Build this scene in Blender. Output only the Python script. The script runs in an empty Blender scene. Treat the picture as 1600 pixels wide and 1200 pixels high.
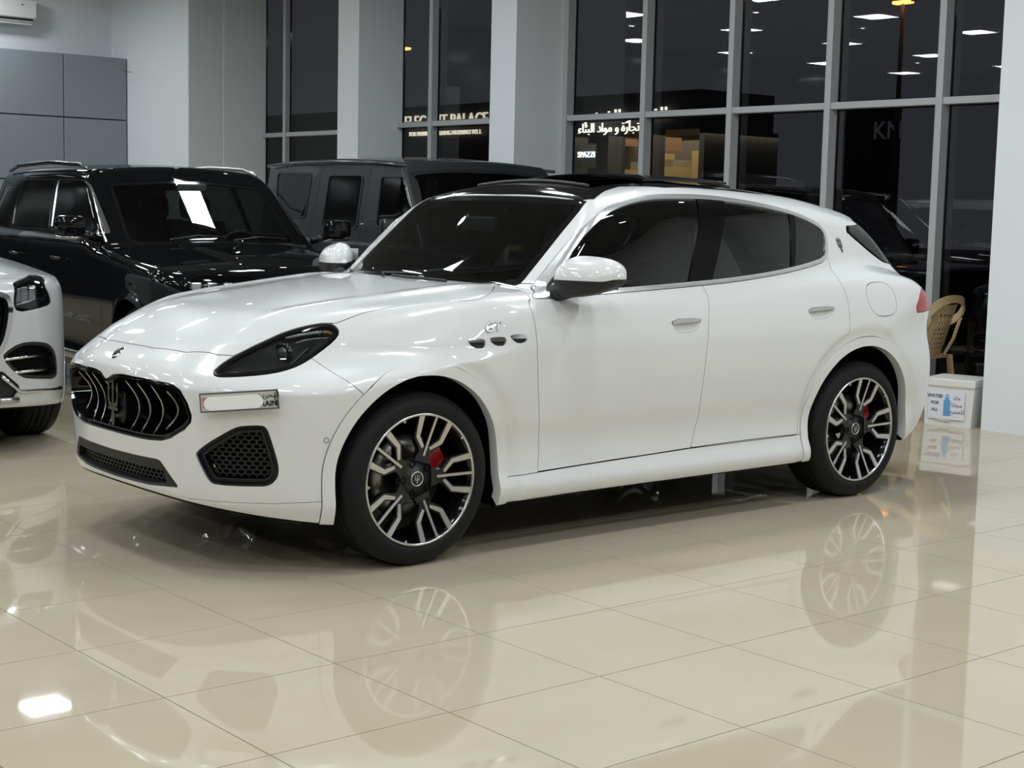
import bpy, bmesh, math, random
import numpy as np
from mathutils import Vector, Matrix
random.seed(7); rng = np.random.default_rng(7)
S = bpy.context.scene
COL = S.collection
# ------------------------------------------------------------------ camera
# World frame: x runs along the white car (0 at its front axle, + to the tail),
# -y is the side of the car nearest the camera, z up, metres.
FPX = 2415.94
CAM = np.array([-3.7668, -6.0449, 1.4896])
PITCH, ROLL, YAW = 0.112, -0.0226, 0.6925
def _cam_axes():
    cp, sp = math.cos(PITCH), math.sin(PITCH)
    fwd = np.array([0, cp, -sp]); right = np.array([1., 0, 0]); down = np.cross(fwd, right)
    c, s = math.cos(ROLL), math.sin(ROLL)
    R = np.array([c*right + s*down, -s*right + c*down, fwd])
    c, s = math.cos(YAW), math.sin(YAW)
    return R @ np.array([[c, s, 0], [-s, c, 0], [0, 0, 1]]).T
CR = _cam_axes()
cam_d = bpy.data.cameras.new('camera'); cam = bpy.data.objects.new('camera', cam_d); COL.objects.link(cam)
cam_d.sensor_fit = 'HORIZONTAL'; cam_d.sensor_width = 36.0; cam_d.lens = FPX/1600*36.0
cam_d.clip_end = 300; cam_d.clip_start = 0.05
cam.matrix_world = Matrix([[CR[0][i], -CR[1][i], -CR[2][i], CAM[i]] for i in range(3)] + [[0, 0, 0, 1]])
S.camera = cam
def px_ray(x, y):
    return np.array([(x-800)/FPX, (y-600)/FPX, 1.0]) @ CR
def px_on(x, y, axis, val):
    d = px_ray(x, y); t = (val-CAM[axis])/d[axis]; return CAM + t*d
# ------------------------------------------------------------------ exposure, world, lights
S.view_settings.view_transform = 'Standard'; S.view_settings.look = 'None'
S.view_settings.gamma = 1.0; S.view_settings.use_curve_mapping = False
S.view_settings.exposure = 0.0
W = bpy.data.worlds.new('night'); S.world = W; W.use_nodes = True
W.node_tree.nodes['Background'].inputs[0].default_value = (0.026, 0.027, 0.032, 1)
W.node_tree.nodes['Background'].inputs[1].default_value = 1.0
# ------------------------------------------------------------------ object helpers
def link(o, parent=None):
    COL.objects.link(o)
    if parent is not None: o.parent = parent
    return o
def tag(o, label=None, cat=None, group=None, kind=None):
    if label: o['label'] = label
    if cat: o['category'] = cat
    if group: o['group'] = group
    if kind: o['kind'] = kind
    return o
def empty(name, loc=(0, 0, 0), rz=0.0, label=None, cat=None, group=None):
    o = bpy.data.objects.new(name, None); o.empty_display_size = 0.1
    o.location = loc; o.rotation_euler = (0, 0, rz); link(o)
    return tag(o, label, cat, group)
def mesh_obj(name, V, F, mat, parent=None, N=None, smooth=False, mats=None, fmat=None):
    me = bpy.data.meshes.new(name)
    V = np.asarray(V, float)
    if isinstance(F, np.ndarray):
        me.from_pydata(V.tolist(), [], F.tolist())
    else:
        me.from_pydata(V.tolist(), [], [list(f) for f in F])
    for m in (mats or [mat]): me.materials.append(m)
    if fmat is not None: me.polygons.foreach_set('material_index', np.asarray(fmat, np.int32))
    if N is not None:
        me.polygons.foreach_set('use_smooth', np.ones(len(me.polygons), bool))
        me.normals_split_custom_set_from_vertices(np.asarray(N, float).tolist())
    elif smooth:
        me.polygons.foreach_set('use_smooth', np.ones(len(me.polygons), bool))
    me.update()
    o = bpy.data.objects.new(name, me)
    return link(o, parent)
class MB:
    """collects simple solids; build() links them as one mesh object"""
    def __init__(s): s.V = []; s.F = []; s.sm = []
    def add(s, V, F, smooth=False):
        b = len(s.V); s.V += [tuple(v) for v in V]; s.F += [tuple(i+b for i in f) for f in F]; s.sm += [smooth]*len(F); return s
    def box(s, a, b, M=None):
        (x0, y0, z0), (x1, y1, z1) = a, b
        V = [(x0,y0,z0),(x1,y0,z0),(x1,y1,z0),(x0,y1,z0),(x0,y0,z1),(x1,y0,z1),(x1,y1,z1),(x0,y1,z1)]
        if M is not None: V = [tuple(M @ Vector(v)) for v in V]
        return s.add(V, [(0,3,2,1),(4,5,6,7),(0,1,5,4),(1,2,6,5),(2,3,7,6),(3,0,4,7)])
    def cbox(s, a, b, c=0.01, M=None):
        """box with chamfered edges"""
        bm = bmesh.new(); bmesh.ops.create_cube(bm, size=1.0)
        ctr = [(a[i]+b[i])/2 for i in range(3)]; d = [b[i]-a[i] for i in range(3)]
        for v in bm.verts: v.co = Vector((ctr[i]+v.co[i]*d[i] for i in range(3)))
        bmesh.ops.bevel(bm, geom=bm.edges[:], offset=c, segments=2, profile=0.6, affect='EDGES')
        bm.verts.index_update()
        V = [tuple((M @ v.co) if M is not None else v.co) for v in bm.verts]; F = [[v.index for v in f.verts] for f in bm.faces]
        bm.free(); return s.add(V, F)
    def prism(s, poly, frame, d0, d1):
        """poly: 2-D points (ccw), frame: function (u,v,d)->xyz, depth from d0 to d1"""
        n = len(poly)
        V = [frame(u, v, d0) for u, v in poly] + [frame(u, v, d1) for u, v in poly]
        F = [tuple(range(n))[::-1], tuple(range(n, 2*n))] + [(i, (i+1) % n, n+(i+1) % n, n+i) for i in range(n)]
        return s.add(V, F)
    def tube(s, pts, r, seg=8, caps=True, closed=False):
        P = [Vector(p) for p in pts]; n = len(P); V = []; F = []
        rr = r if hasattr(r, '__len__') else [r]*n
        up = None
        for i in range(n):
            if closed: t = P[(i+1) % n]-P[i-1]
            else: t = P[min(i+1, n-1)]-P[max(i-1, 0)]
            t.normalize()
            if up is None:
                up = Vector((0, 0, 1)) if abs(t.z) < 0.9 else Vector((1, 0, 0))
            a = up - t*up.dot(t); a.normalize(); up = a; b = t.cross(a)
            for k in range(seg):
                q = 2*math.pi*k/seg; V.append(P[i]+(a*math.cos(q)+b*math.sin(q))*rr[i])
        m = n if closed else n-1
        for i in range(m):
            for k in range(seg):
                j = (i+1) % n; k2 = (k+1) % seg
                F.append((i*seg+k, i*seg+k2, j*seg+k2, j*seg+k))
        if caps and not closed:
            F.append(tuple(range(seg))[::-1]); F.append(tuple(range((n-1)*seg, n*seg)))
        return s.add(V, F, True)
    def lathe(s, prof, frame, seg=48, closed=False):
        """prof: (r, h) list; frame: function (a, b, h)->xyz where a,b are the disc plane"""
        n = len(prof); V = []; F = []
        for k in range(seg):
            q = 2*math.pi*k/seg; c, sn = math.cos(q), math.sin(q)
            for r, h in prof: V.append(frame(r*c, r*sn, h))
        for k in range(seg):
            k2 = (k+1) % seg
            for i in range(n if closed else n-1):
                j = (i+1) % n
                F.append((k*n+i, k2*n+i, k2*n+j, k*n+j))
        return s.add(V, F, True)
    def build(s, name, mat, parent=None, auto=None, kind=None):
        me = bpy.data.meshes.new(name); me.from_pydata(s.V, [], s.F); me.materials.append(mat)
        me.polygons.foreach_set('use_smooth', np.array(s.sm, bool) if auto is None else np.ones(len(s.F), bool))
        bm = bmesh.new(); bm.from_mesh(me); bmesh.ops.recalc_face_normals(bm, faces=bm.faces)
        if auto is not None:
            for e in bm.edges:
                if len(e.link_faces) == 2 and e.calc_face_angle(3.2) > auto: e.smooth = False
        bm.to_mesh(me); bm.free(); me.update()
        o = bpy.data.objects.new(name, me); link(o, parent)
        if kind: o['kind'] = kind
        return o
def copy_tree(o, parent=None):
    c = o.copy(); COL.objects.link(c); c.parent = parent
    for ch in list(o.children): copy_tree(ch, c)
    return c
# ------------------------------------------------------------------ materials
MATS = {}
def nmat(name, base=(.8, .8, .8), rough=.5, metal=0., coat=0., coat_r=.03, spec=.5, emit=None, estr=0., alpha=None):
    m = bpy.data.materials.new(name); m.use_nodes = True
    b = m.node_tree.nodes['Principled BSDF']
    b.inputs['Base Color'].default_value = (*base, 1); b.inputs['Roughness'].default_value = rough
    b.inputs['Metallic'].default_value = metal; b.inputs['Coat Weight'].default_value = coat
    b.inputs['Coat Roughness'].default_value = coat_r; b.inputs['Specular IOR Level'].default_value = spec
    if emit: b.inputs['Emission Color'].default_value = (*emit, 1); b.inputs['Emission Strength'].default_value = estr
    MATS[name] = m; return m
def noise_bump(m, scale, strength, dist=.002, color_var=0., detail=3.):
    nt = m.node_tree; b = nt.nodes['Principled BSDF']
    tc = nt.nodes.new('ShaderNodeTexCoord'); n = nt.nodes.new('ShaderNodeTexNoise')
    n.inputs['Scale'].default_value = scale; n.inputs['Detail'].default_value = detail
    nt.links.new(tc.outputs['Object'], n.inputs['Vector'])
    if strength:
        bp = nt.nodes.new('ShaderNodeBump'); bp.inputs['Strength'].default_value = strength; bp.inputs['Distance'].default_value = dist
        nt.links.new(n.outputs['Fac'], bp.inputs['Height']); nt.links.new(bp.outputs['Normal'], b.inputs['Normal'])
    if color_var:
        base = tuple(b.inputs['Base Color'].default_value)[:3]
        mx = nt.nodes.new('ShaderNodeMix'); mx.data_type = 'RGBA'
        mx.inputs[6].default_value = (*[c*(1-color_var) for c in base], 1); mx.inputs[7].default_value = (*[min(1, c*(1+color_var)) for c in base], 1)
        nt.links.new(n.outputs['Fac'], mx.inputs[0]); nt.links.new(mx.outputs[2], b.inputs['Base Color'])
    return m
def glass_mat(name, tint, ior=1.5, rough=0.0):
    """thin tinted pane: Fresnel reflection over a coloured see-through"""
    m = bpy.data.materials.new(name); m.use_nodes = True; nt = m.node_tree
    nt.nodes.remove(nt.nodes['Principled BSDF']); out = nt.nodes['Material Output']
    fr = nt.nodes.new('ShaderNodeFresnel')
    gm = nt.nodes.new('ShaderNodeNewGeometry'); mi = nt.nodes.new('ShaderNodeMapRange')   # same reflectance from both faces of the thin pane
    mi.inputs[3].default_value = ior; mi.inputs[4].default_value = 1/ior; nt.links.new(gm.outputs['Backfacing'], mi.inputs[0]); nt.links.new(mi.outputs[0], fr.inputs[0])
    tr = nt.nodes.new('ShaderNodeBsdfTransparent'); tr.inputs[0].default_value = (*tint, 1)
    gl = nt.nodes.new('ShaderNodeBsdfGlossy'); gl.inputs['Roughness'].default_value = rough; gl.inputs[0].default_value = (1, 1, 1, 1)
    mx = nt.nodes.new('ShaderNodeMixShader')
    nt.links.new(fr.outputs[0], mx.inputs[0]); nt.links.new(tr.outputs[0], mx.inputs[1]); nt.links.new(gl.outputs[0], mx.inputs[2])
    nt.links.new(mx.outputs[0], out.inputs[0]); MATS[name] = m; return m
# ------------------------------------------------------------------ car body kit
def pc(xs, ys):
    """monotone cubic through the points (xs ascending), vectorised, flat-extrapolated linearly"""
    xs = np.asarray(xs, float); ys = np.asarray(ys, float); h = np.diff(xs); d = np.diff(ys)/h
    m = np.zeros(len(xs)); m[0] = d[0]; m[-1] = d[-1]
    for i in range(1, len(xs)-1):
        if d[i-1]*d[i] > 0:
            w1 = 2*h[i]+h[i-1]; w2 = h[i]+2*h[i-1]; m[i] = (w1+w2)/(w1/d[i-1]+w2/d[i])
    def f(x):
        x = np.asarray(x, float); i = np.clip(np.searchsorted(xs, x)-1, 0, len(h)-1)
        t = (x-xs[i])/h[i]; lo = t < 0; hi = t > 1; tc = np.clip(t, 0, 1)
        r = (2*tc**3-3*tc**2+1)*ys[i]+(tc**3-2*tc**2+tc)*h[i]*m[i]+(-2*tc**3+3*tc**2)*ys[i+1]+(tc**3-tc**2)*h[i]*m[i+1]
        r = r + np.where(lo, (x-xs[0])*m[0], 0) + np.where(hi, (x-xs[-1])*m[-1], 0)
        return r
    return f
def smooth1(x, a, b):
    t = np.clip((x-a)/(b-a), 0, 1); return t*t*(3-2*t)
def smax(a, b, k):
    h = np.maximum(k-np.abs(a-b), 0)/k; return np.maximum(a, b)+h*h*k*.25
def smin(a, b, k): return -smax(-a, -b, k)
def surface_net(field, lo, hi, h, newton=4):
    """quad mesh of field==0 for w>=0 (mirror plane w=0); field(x, w, z) broadcasts"""
    xs = np.arange(lo[0], hi[0]+h, h); ws = np.arange(-h/2, hi[1]+h, h); zs = np.arange(lo[2], hi[2]+h, h)
    Fv = field(xs[:, None, None], np.abs(ws)[None, :, None], zs[None, None, :]) + np.zeros((len(xs), len(ws), len(zs)))
    Fv = Fv.astype(np.float32); ins = Fv < 0
    nx, ny, nz = [n-1 for n in Fv.shape]
    c = np.zeros((nx, ny, nz), np.int8)
    for a in (0, 1):
        for b in (0, 1):
            for d in (0, 1): c += ins[a:nx+a, b:ny+b, d:nz+d]
    cell = np.argwhere((c > 0) & (c < 8))
    idx = -np.ones((nx, ny, nz), np.int64); idx[tuple(cell.T)] = np.arange(len(cell))
    acc = np.zeros((len(cell), 3)); cnt = np.zeros(len(cell))
    cor = np.array([(0,0,0),(1,0,0),(0,1,0),(1,1,0),(0,0,1),(1,0,1),(0,1,1),(1,1,1)])
    for a, b in ((0,1),(2,3),(4,5),(6,7),(0,2),(1,3),(4,6),(5,7),(0,4),(1,5),(2,6),(3,7)):
        ia = cell+cor[a]; ib = cell+cor[b]; fa = Fv[tuple(ia.T)]; fb = Fv[tuple(ib.T)]
        cr = (fa < 0) != (fb < 0); t = fa[cr]/(fa[cr]-fb[cr])
        acc[cr] += cor[a]+(cor[b]-cor[a])*t[:, None]; cnt[cr] += 1
    P = (cell+acc/cnt[:, None])*h+np.array([lo[0], -h/2, lo[2]])
    sym = cell[:, 1] == 0; P[sym, 1] = 0
    Q = []
    for ax in range(3):
        sl = [slice(1, n) for n in (nx, ny, nz)]; sl[ax] = slice(0, (nx, ny, nz)[ax])
        s2 = list(sl); s2[ax] = slice(1, (nx, ny, nz)[ax]+1)
        e = np.argwhere(ins[tuple(sl)] != ins[tuple(s2)])
        if len(e) == 0: continue
        off = np.ones(3, int); off[ax] = 0; e = e+off
        fl = ins[tuple(e.T)]
        u, v = [(1, 2), (2, 0), (0, 1)][ax]
        def at(du, dv):
            q = e.copy(); q[:, u] -= du; q[:, v] -= dv; return idx[tuple(q.T)]
        q = np.stack([at(1, 1), at(0, 1), at(0, 0), at(1, 0)], 1)
        q[~fl] = q[~fl][:, ::-1]; Q.append(q)
    Q = np.concatenate(Q)
    for it in range(newton):
        f0, g = field_grad(field, P); g2 = (g*g).sum(1)+1e-9
        st = np.clip(f0/g2, -h, h)[:, None]*g; P = P-st*.9; P[sym, 1] = 0
    _, g = field_grad(field, P); N = g/np.linalg.norm(g, axis=1)[:, None]
    N[sym, 1] = 0; N /= np.linalg.norm(N, axis=1)[:, None]
    return P, np.concatenate([Q[:, [0, 1, 2]], Q[:, [0, 2, 3]]]), N
def field_grad(field, P, e=.0025):
    f = lambda d: field(P[:, 0]+d[0], np.abs(P[:, 1]+d[1]), P[:, 2]+d[2])
    f0 = f((0, 0, 0))
    g = np.stack([f((e,0,0))-f((-e,0,0)), f((0,e,0))-f((0,-e,0)), f((0,0,e))-f((0,0,-e))], 1)/(2*e)
    return f0, g
class Skin:
    """triangle mesh with carried normals that can be cut along distance functions"""
    def __init__(s, V, T, N): s.V, s.T, s.N = V, T, N
    def compact(s):
        u, inv = np.unique(s.T, return_inverse=True); return Skin(s.V[u], inv.reshape(-1, 3), s.N[u])
    def split(s, d):
        """returns (inside d<0, outside d>=0)"""
        d = np.where(np.abs(d) < 1e-7, 1e-7, d); neg = d < 0; T = s.T; k = neg[T].sum(1)
        full_in = T[k == 3]; full_out = T[k == 0]
        mix = T[(k == 1) | (k == 2)]
        if len(mix) == 0: return Skin(s.V, full_in, s.N).compact() if len(full_in) else None, Skin(s.V, full_out, s.N).compact() if len(full_out) else None
        n0 = len(s.V); ng = neg[mix]; kk = ng.sum(1)
        odd = np.where(kk == 1, ng.argmax(1), (~ng).argmax(1)); r = np.arange(len(mix))
        a = mix[r, odd]; b = mix[r, (odd+1) % 3]; c = mix[r, (odd+2) % 3]
        e = np.concatenate([np.stack([a, b], 1), np.stack([a, c], 1)]); es = np.sort(e, 1)
        ue, inv = np.unique(es, axis=0, return_inverse=True); inv = inv.reshape(-1)
        da, db = d[ue[:, 0]], d[ue[:, 1]]; t = (da/(da-db))[:, None]
        NV = s.V[ue[:, 0]]*(1-t)+s.V[ue[:, 1]]*t; NN = s.N[ue[:, 0]]*(1-t)+s.N[ue[:, 1]]*t
        NN /= np.linalg.norm(NN, axis=1)[:, None]+1e-9
        V = np.concatenate([s.V, NV]); N = np.concatenate([s.N, NN])
        ab = n0+inv[:len(mix)]; ac = n0+inv[len(mix):]
        t1 = np.stack([a, ab, ac], 1); t2 = np.concatenate([np.stack([ab, b, c], 1), np.stack([ab, c, ac], 1)])
        o1 = kk == 1; o2 = np.concatenate([o1, o1])
        I = np.concatenate([full_in, t1[o1], t2[~o2]]); O = np.concatenate([full_out, t1[~o1], t2[o2]])
        mk = lambda X: Skin(V, X, N).compact() if len(X) else None
        return mk(I), mk(O)
    def boundary(s):
        E = np.concatenate([s.T[:, [0, 1]], s.T[:, [1, 2]], s.T[:, [2, 0]]]); K = np.sort(E, 1)
        u, i, c = np.unique(K, axis=0, return_index=True, return_counts=True); return E[i[c == 1]]
    def offset(s, d): return Skin(s.V+s.N*np.asarray(d).reshape(-1, 1), s.T, s.N)
    def moved(s, v): return Skin(s.V+np.asarray(v), s.T, s.N)
    def flange(s, depth, skip_mid=True):
        """adds a rim that turns inward along the open edge"""
        E = s.boundary()
        if skip_mid: E = E[~((np.abs(s.V[E[:, 0], 1]) < 1e-5) & (np.abs(s.V[E[:, 1], 1]) < 1e-5))]
        if len(E) == 0: return s
        A, B = s.V[E[:, 0]], s.V[E[:, 1]]; n = s.N[E[:, 0]]; n2 = s.N[E[:, 1]]
        m = np.cross(B-A, n); m /= np.linalg.norm(m, axis=1)[:, None]+1e-9
        b = len(s.V); k = len(E)
        V = np.concatenate([s.V, A, B, B-n2*depth, A-n*depth]); N = np.concatenate([s.N, m, m, m, m]); i = np.arange(k)
        T = np.concatenate([s.T, np.stack([b+i, b+2*k+i, b+k+i], 1), np.stack([b+i, b+3*k+i, b+2*k+i], 1)])
        return Skin(V, T, N)
    def mirror(s, side):
        """side=-1: near side (y=-w), side=+1: far side"""
        V = s.V.copy(); N = s.N.copy()
        if side < 0: V[:, 1] *= -1; N[:, 1] *= -1; return Skin(V, s.T[:, ::-1], N)
        return Skin(V, s.T, N)
    def both(s):
        a, b = s.mirror(-1), s.mirror(1); n = len(a.V)
        return Skin(np.concatenate([a.V, b.V]), np.concatenate([a.T, b.T+n]), np.concatenate([a.N, b.N]))
    def cat(s, o):
        n = len(s.V); return Skin(np.concatenate([s.V, o.V]), np.concatenate([s.T, o.T+n]), np.concatenate([s.N, o.N]))
    def obj(s, name, mat, parent=None): return mesh_obj(name, s.V, s.T, mat, parent, N=s.N)
def sd_poly(P, poly):
    """signed distance of 2-D points to a closed polygon (negative inside)"""
    poly = np.asarray(poly, float); A = poly; B = np.roll(poly, -1, 0)
    lo = poly.min(0)-.12; hi = poly.max(0)+.12
    out = np.full(len(P), .1); near = np.all((P > lo) & (P < hi), 1); Q = P[near]
    d2 = np.full(len(Q), 1e9); inside = np.zeros(len(Q), bool)
    for a, b in zip(A, B):
        e = b-a; w = Q-a; t = np.clip((w@e)/(e@e+1e-12), 0, 1); r = w-t[:, None]*e; d2 = np.minimum(d2, (r*r).sum(1))
        c1 = (a[1] > Q[:, 1]) != (b[1] > Q[:, 1])
        xi = (b[0]-a[0])*(Q[:, 1]-a[1])/(b[1]-a[1]+1e-12)+a[0]
        inside ^= c1 & (Q[:, 0] < xi)
    out[near] = np.sqrt(d2)*np.where(inside, -1, 1); return out
def fillet(pts, r):
    """closed polygon with every corner rounded by about r"""
    P = np.asarray(pts, float); n = len(P); out = []
    for i in range(n):
        a, b, c = P[i-1], P[i], P[(i+1) % n]; u = a-b; v = c-b; lu, lv = np.linalg.norm(u), np.linalg.norm(v)
        p = b+u/lu*min(r, lu*.45); q = b+v/lv*min(r, lv*.45)
        for t in (0, .25, .5, .75, 1): out.append((1-t)**2*p+2*t*(1-t)*b+t*t*q)
    return np.array(out)
def round_poly(pts, n=6, it=2, closed=True):
    """Chaikin corner cutting"""
    P = np.asarray(pts, float)
    for _ in range(it):
        if closed:
            Q = np.roll(P, -1, 0); P = np.stack([P*.75+Q*.25, P*.25+Q*.75], 1).reshape(-1, 2)
        else:
            q = np.stack([P[:-1]*.75+P[1:]*.25, P[:-1]*.25+P[1:]*.75], 1).reshape(-1, P.shape[1]); P = np.concatenate([P[:1], q, P[-1:]])
    return P
# ------------------------------------------------------------------ shared materials
M_white = nmat('white_paint', (.79, .79, .785), .32, coat=1.0, coat_r=.02)
M_chrome = nmat('chrome', (.72, .73, .74), .10, metal=1.0)
M_trim = nmat('satin_silver_trim', (.78, .79, .80), .26, metal=.85)
M_satin = nmat('machined_alloy', (.62, .61, .59), .28, metal=1.0)
M_gloss = nmat('gloss_black', (.006, .006, .007), .08, spec=.5)
M_plast = nmat('black_plastic', (.012, .012, .013), .45)
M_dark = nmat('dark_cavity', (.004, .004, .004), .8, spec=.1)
M_rubber = nmat('tyre_rubber', (.009, .009, .009), .6, spec=.25)
M_red = nmat('red_caliper', (.35, .006, .012), .35, coat=.5)
M_disc = nmat('brake_disc', (.32, .31, .29), .35, metal=1.0)
M_lampred = nmat('tail_lamp_red', (.42, .010, .016), .25, coat=.25, spec=.2)
M_lens = glass_mat('headlamp_lens', (.62, .64, .66), 1.5)
M_ws = glass_mat('windscreen_glass', (.46, .52, .49), 1.48)
M_tint = glass_mat('tinted_glass', (.085, .10, .10), 1.6)
M_seat = nmat('dark_leather', (.02, .02, .021), .5)
M_light = nmat('pale_leather', (.35, .34, .32), .6)
# ------------------------------------------------------------------ lettering as flat or raised mesh
def text_mesh(s, size=.1, extrude=.002, shear=0., space=1.0, bold=0.):
    c = bpy.data.curves.new('t', 'FONT'); c.body = s; c.size = size; c.extrude = extrude; c.shear = shear; c.space_character = space; c.offset = bold
    c.align_x = 'CENTER'; c.align_y = 'CENTER'; c.resolution_u = 3
    o = bpy.data.objects.new('t', c); COL.objects.link(o)
    dg = bpy.context.evaluated_depsgraph_get(); me = bpy.data.meshes.new_from_object(o.evaluated_get(dg))
    COL.objects.unlink(o); bpy.data.objects.remove(o); return me
def text_obj(name, s, loc, right, up, mat, parent=None, size=.1, extrude=.002, **kw):
    me = text_mesh(s, size, extrude, **kw); me.materials.clear(); me.materials.append(mat); me.name = name
    r = Vector(right).normalized(); u = Vector(up); u = (u-r*u.dot(r)).normalized(); n = r.cross(u)
    o = bpy.data.objects.new(name, me)
    o.matrix_local = Matrix([[r[i], u[i], n[i], loc[i]] for i in range(3)]+[[0, 0, 0, 1]])
    return link(o, parent)
# joined Arabic presentation forms, given in visual order (left to right)
def arabic(word):
    F = {'ا': ('\uFE8D','\uFE8E',None,None),'ل': ('\uFEDD','\uFEDE','\uFEDF','\uFEE0'),'ب': ('\uFE8F','\uFE90','\uFE91','\uFE92'),'ح': ('\uFEA1','\uFEA2','\uFEA3','\uFEA4'),
         'ر': ('\uFEAD','\uFEAE',None,None),'ي': ('\uFEF1','\uFEF2','\uFEF3','\uFEF4'),'ن': ('\uFEE5','\uFEE6','\uFEE7','\uFEE8'),'ق': ('\uFED5','\uFED6','\uFED7','\uFED8'),
         'ص': ('\uFEB9','\uFEBA','\uFEBB','\uFEBC'),'خ': ('\uFEA5','\uFEA6','\uFEA7','\uFEA8'),'م': ('\uFEE1','\uFEE2','\uFEE3','\uFEE4'),'و': ('\uFEED','\uFEEE',None,None),
         'د': ('\uFEA9','\uFEAA',None,None),'ء': ('\uFE80',None,None,None),'ة': ('\uFE93','\uFE94',None,None),'ت': ('\uFE95','\uFE96','\uFE97','\uFE98'),'ف': ('\uFED1','\uFED2','\uFED3','\uFED4'),
         'س': ('\uFEB1','\uFEB2','\uFEB3','\uFEB4'),'ه': ('\uFEE9','\uFEEA','\uFEEB','\uFEEC'),'ج': ('\uFE9D','\uFE9E','\uFE9F','\uFEA0'),'ع': ('\uFEC9','\uFECA','\uFECB','\uFECC')}
    out = []
    for wd in word.split(' '):
        r = []
        for i, ch in enumerate(wd):
            pv = i > 0 and F[wd[i-1]][2] is not None and F[ch][1] is not None
            nx = i+1 < len(wd) and F[ch][2] is not None and F[wd[i+1]][1] is not None
            r.append(F[ch][3] if pv and nx else F[ch][1] if pv else F[ch][2] if nx else F[ch][0])
        out.append(''.join(r))
    return ' '.join(out)[::-1]
# ------------------------------------------------------------------ room shell
M_wall = noise_bump(nmat('wall_paint', (.82, .85, .87), .75), 260, .25, .003)
M_frame = nmat('window_alu', (.50, .51, .52), .42, metal=.15)
M_ceil = nmat('ceiling_paint', (.23, .24, .24), .8)
M_grout = nmat('floor_grout', (.13, .12, .10), .6)
M_pane = glass_mat('window_glass', (.80, .82, .83), 1.5)
def struct(name, mb, mat, parent=None):
    o = mb.build(name, mat, parent)
    if parent is None: o['kind'] = 'structure'
    return o
XP, XF, XG = 5.85, 6.46, 6.57
# polished tile floor: tiles nearest the camera are single pieces, the rest joined
TS = .61325; TO = np.array([-1.6667, -.6669]); TA = .0052
def tile_mat():
    m = nmat('polished_tile', (.66, .61, .52), .10, spec=.32)
    nt = m.node_tree; b = nt.nodes['Principled BSDF']; tc = nt.nodes.new('ShaderNodeTexCoord'); oi = nt.nodes.new('ShaderNodeObjectInfo')
    geo = nt.nodes.new('ShaderNodeNewGeometry'); mp = nt.nodes.new('ShaderNodeMapping'); mp.inputs['Scale'].default_value = (.8, 1.4, 1)
    nt.links.new(geo.outputs['Position'], mp.inputs['Vector'])
    n = nt.nodes.new('ShaderNodeTexNoise'); n.inputs['Scale'].default_value = 1.6; n.inputs['Detail'].default_value = 6; n.inputs['Roughness'].default_value = .6
    nt.links.new(mp.outputs[0], n.inputs['Vector'])
    cr = nt.nodes.new('ShaderNodeValToRGB'); cr.color_ramp.elements[0].position = .3; cr.color_ramp.elements[0].color = (.535, .465, .34, 1)
    cr.color_ramp.elements[1].position = .75; cr.color_ramp.elements[1].color = (.585, .515, .385, 1); nt.links.new(n.outputs['Fac'], cr.inputs[0]); nt.links.new(cr.outputs[0], b.inputs['Base Color'])
    n2 = nt.nodes.new('ShaderNodeTexNoise'); n2.inputs['Scale'].default_value = 9; nt.links.new(geo.outputs['Position'], n2.inputs['Vector'])
    mr = nt.nodes.new('ShaderNodeMapRange'); mr.inputs[3].default_value = .02; mr.inputs[4].default_value = .04; nt.links.new(n2.outputs['Fac'], mr.inputs[0]); nt.links.new(mr.outputs[0], b.inputs['Roughness'])
    return m
M_tile = tile_mat()
fl = MB(); fl.box((-11, -11, -.06), (7.3, 14.5, -.0035)); floor = struct('floor', fl, M_grout)
def tile_geo(s, c=.0006):
    a = s/2-.002; b = a-c*.3
    V = [(-a,-a,-.004),(a,-a,-.004),(a,a,-.004),(-a,a,-.004),(-a,-a,-c),(a,-a,-c),(a,a,-c),(-a,a,-c),(-b,-b,0),(b,-b,0),(b,b,0),(-b,b,0)]
    F = [(0,1,5,4),(1,2,6,5),(2,3,7,6),(3,0,4,7),(4,5,9,8),(5,6,10,9),(6,7,11,10),(7,4,8,11),(8,9,10,11)]
    return V, F
TV, TF = tile_geo(TS)
tme = bpy.data.meshes.new('tile'); tme.from_pydata(TV, [], TF); tme.materials.append(M_tile)
c_, s_ = math.cos(TA), math.sin(TA); near = []; far = []
for i in range(-17, 16):
    for j in range(-26, 20):
        u, v = (i+.5)*TS, (j+.5)*TS; x = TO[0]+c_*u-s_*v; y = TO[1]+s_*u+c_*v
        if not (-10.7 < x < 7.0 and -10.7 < y < 14.2): continue
        q = CR @ (np.array([x, y, 0])-CAM); vis = False
        if q[2] > .5:
            pxx, pyy = 800+FPX*q[0]/q[2], 600+FPX*q[1]/q[2]; vis = -150 < pxx < 1750 and 560 < pyy < 1400
        (near if vis else far).append((q[2], x, y))
near.sort(); far += near[300:]; near = near[:300]
for _, x, y in near:
    o = bpy.data.objects.new('tile', tme); o.location = (x, y, 0); o.rotation_euler = (0, 0, TA); link(o, floor)
fm = MB()
for _, x, y in far: fm.add([(x+c_*a-s_*b, y+s_*a+c_*b, z) for a, b, z in TV], TF)
fm.build('tile_field', M_tile, floor, kind='stuff')
b = MB(); b.box((-11, -11, 4.45), (7.3, 14.6, 4.55)); struct('ceiling', b, M_ceil)
b = MB(); b.box((1.5, 14.45, 0), (5.85, 14.6, 4.45)); struct('wall_left', b, M_wall)
M_night = nmat('night_glazing', (.012, .013, .015), .12)
b = MB(); b.box((-11, 14.45, 0), (1.5, 14.6, 4.45)); struct('wall_left', b, M_night)
b = MB(); b.box((-11.1, -11, 0), (-11, 14.6, 4.45)); struct('wall_front', b, M_night)
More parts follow.
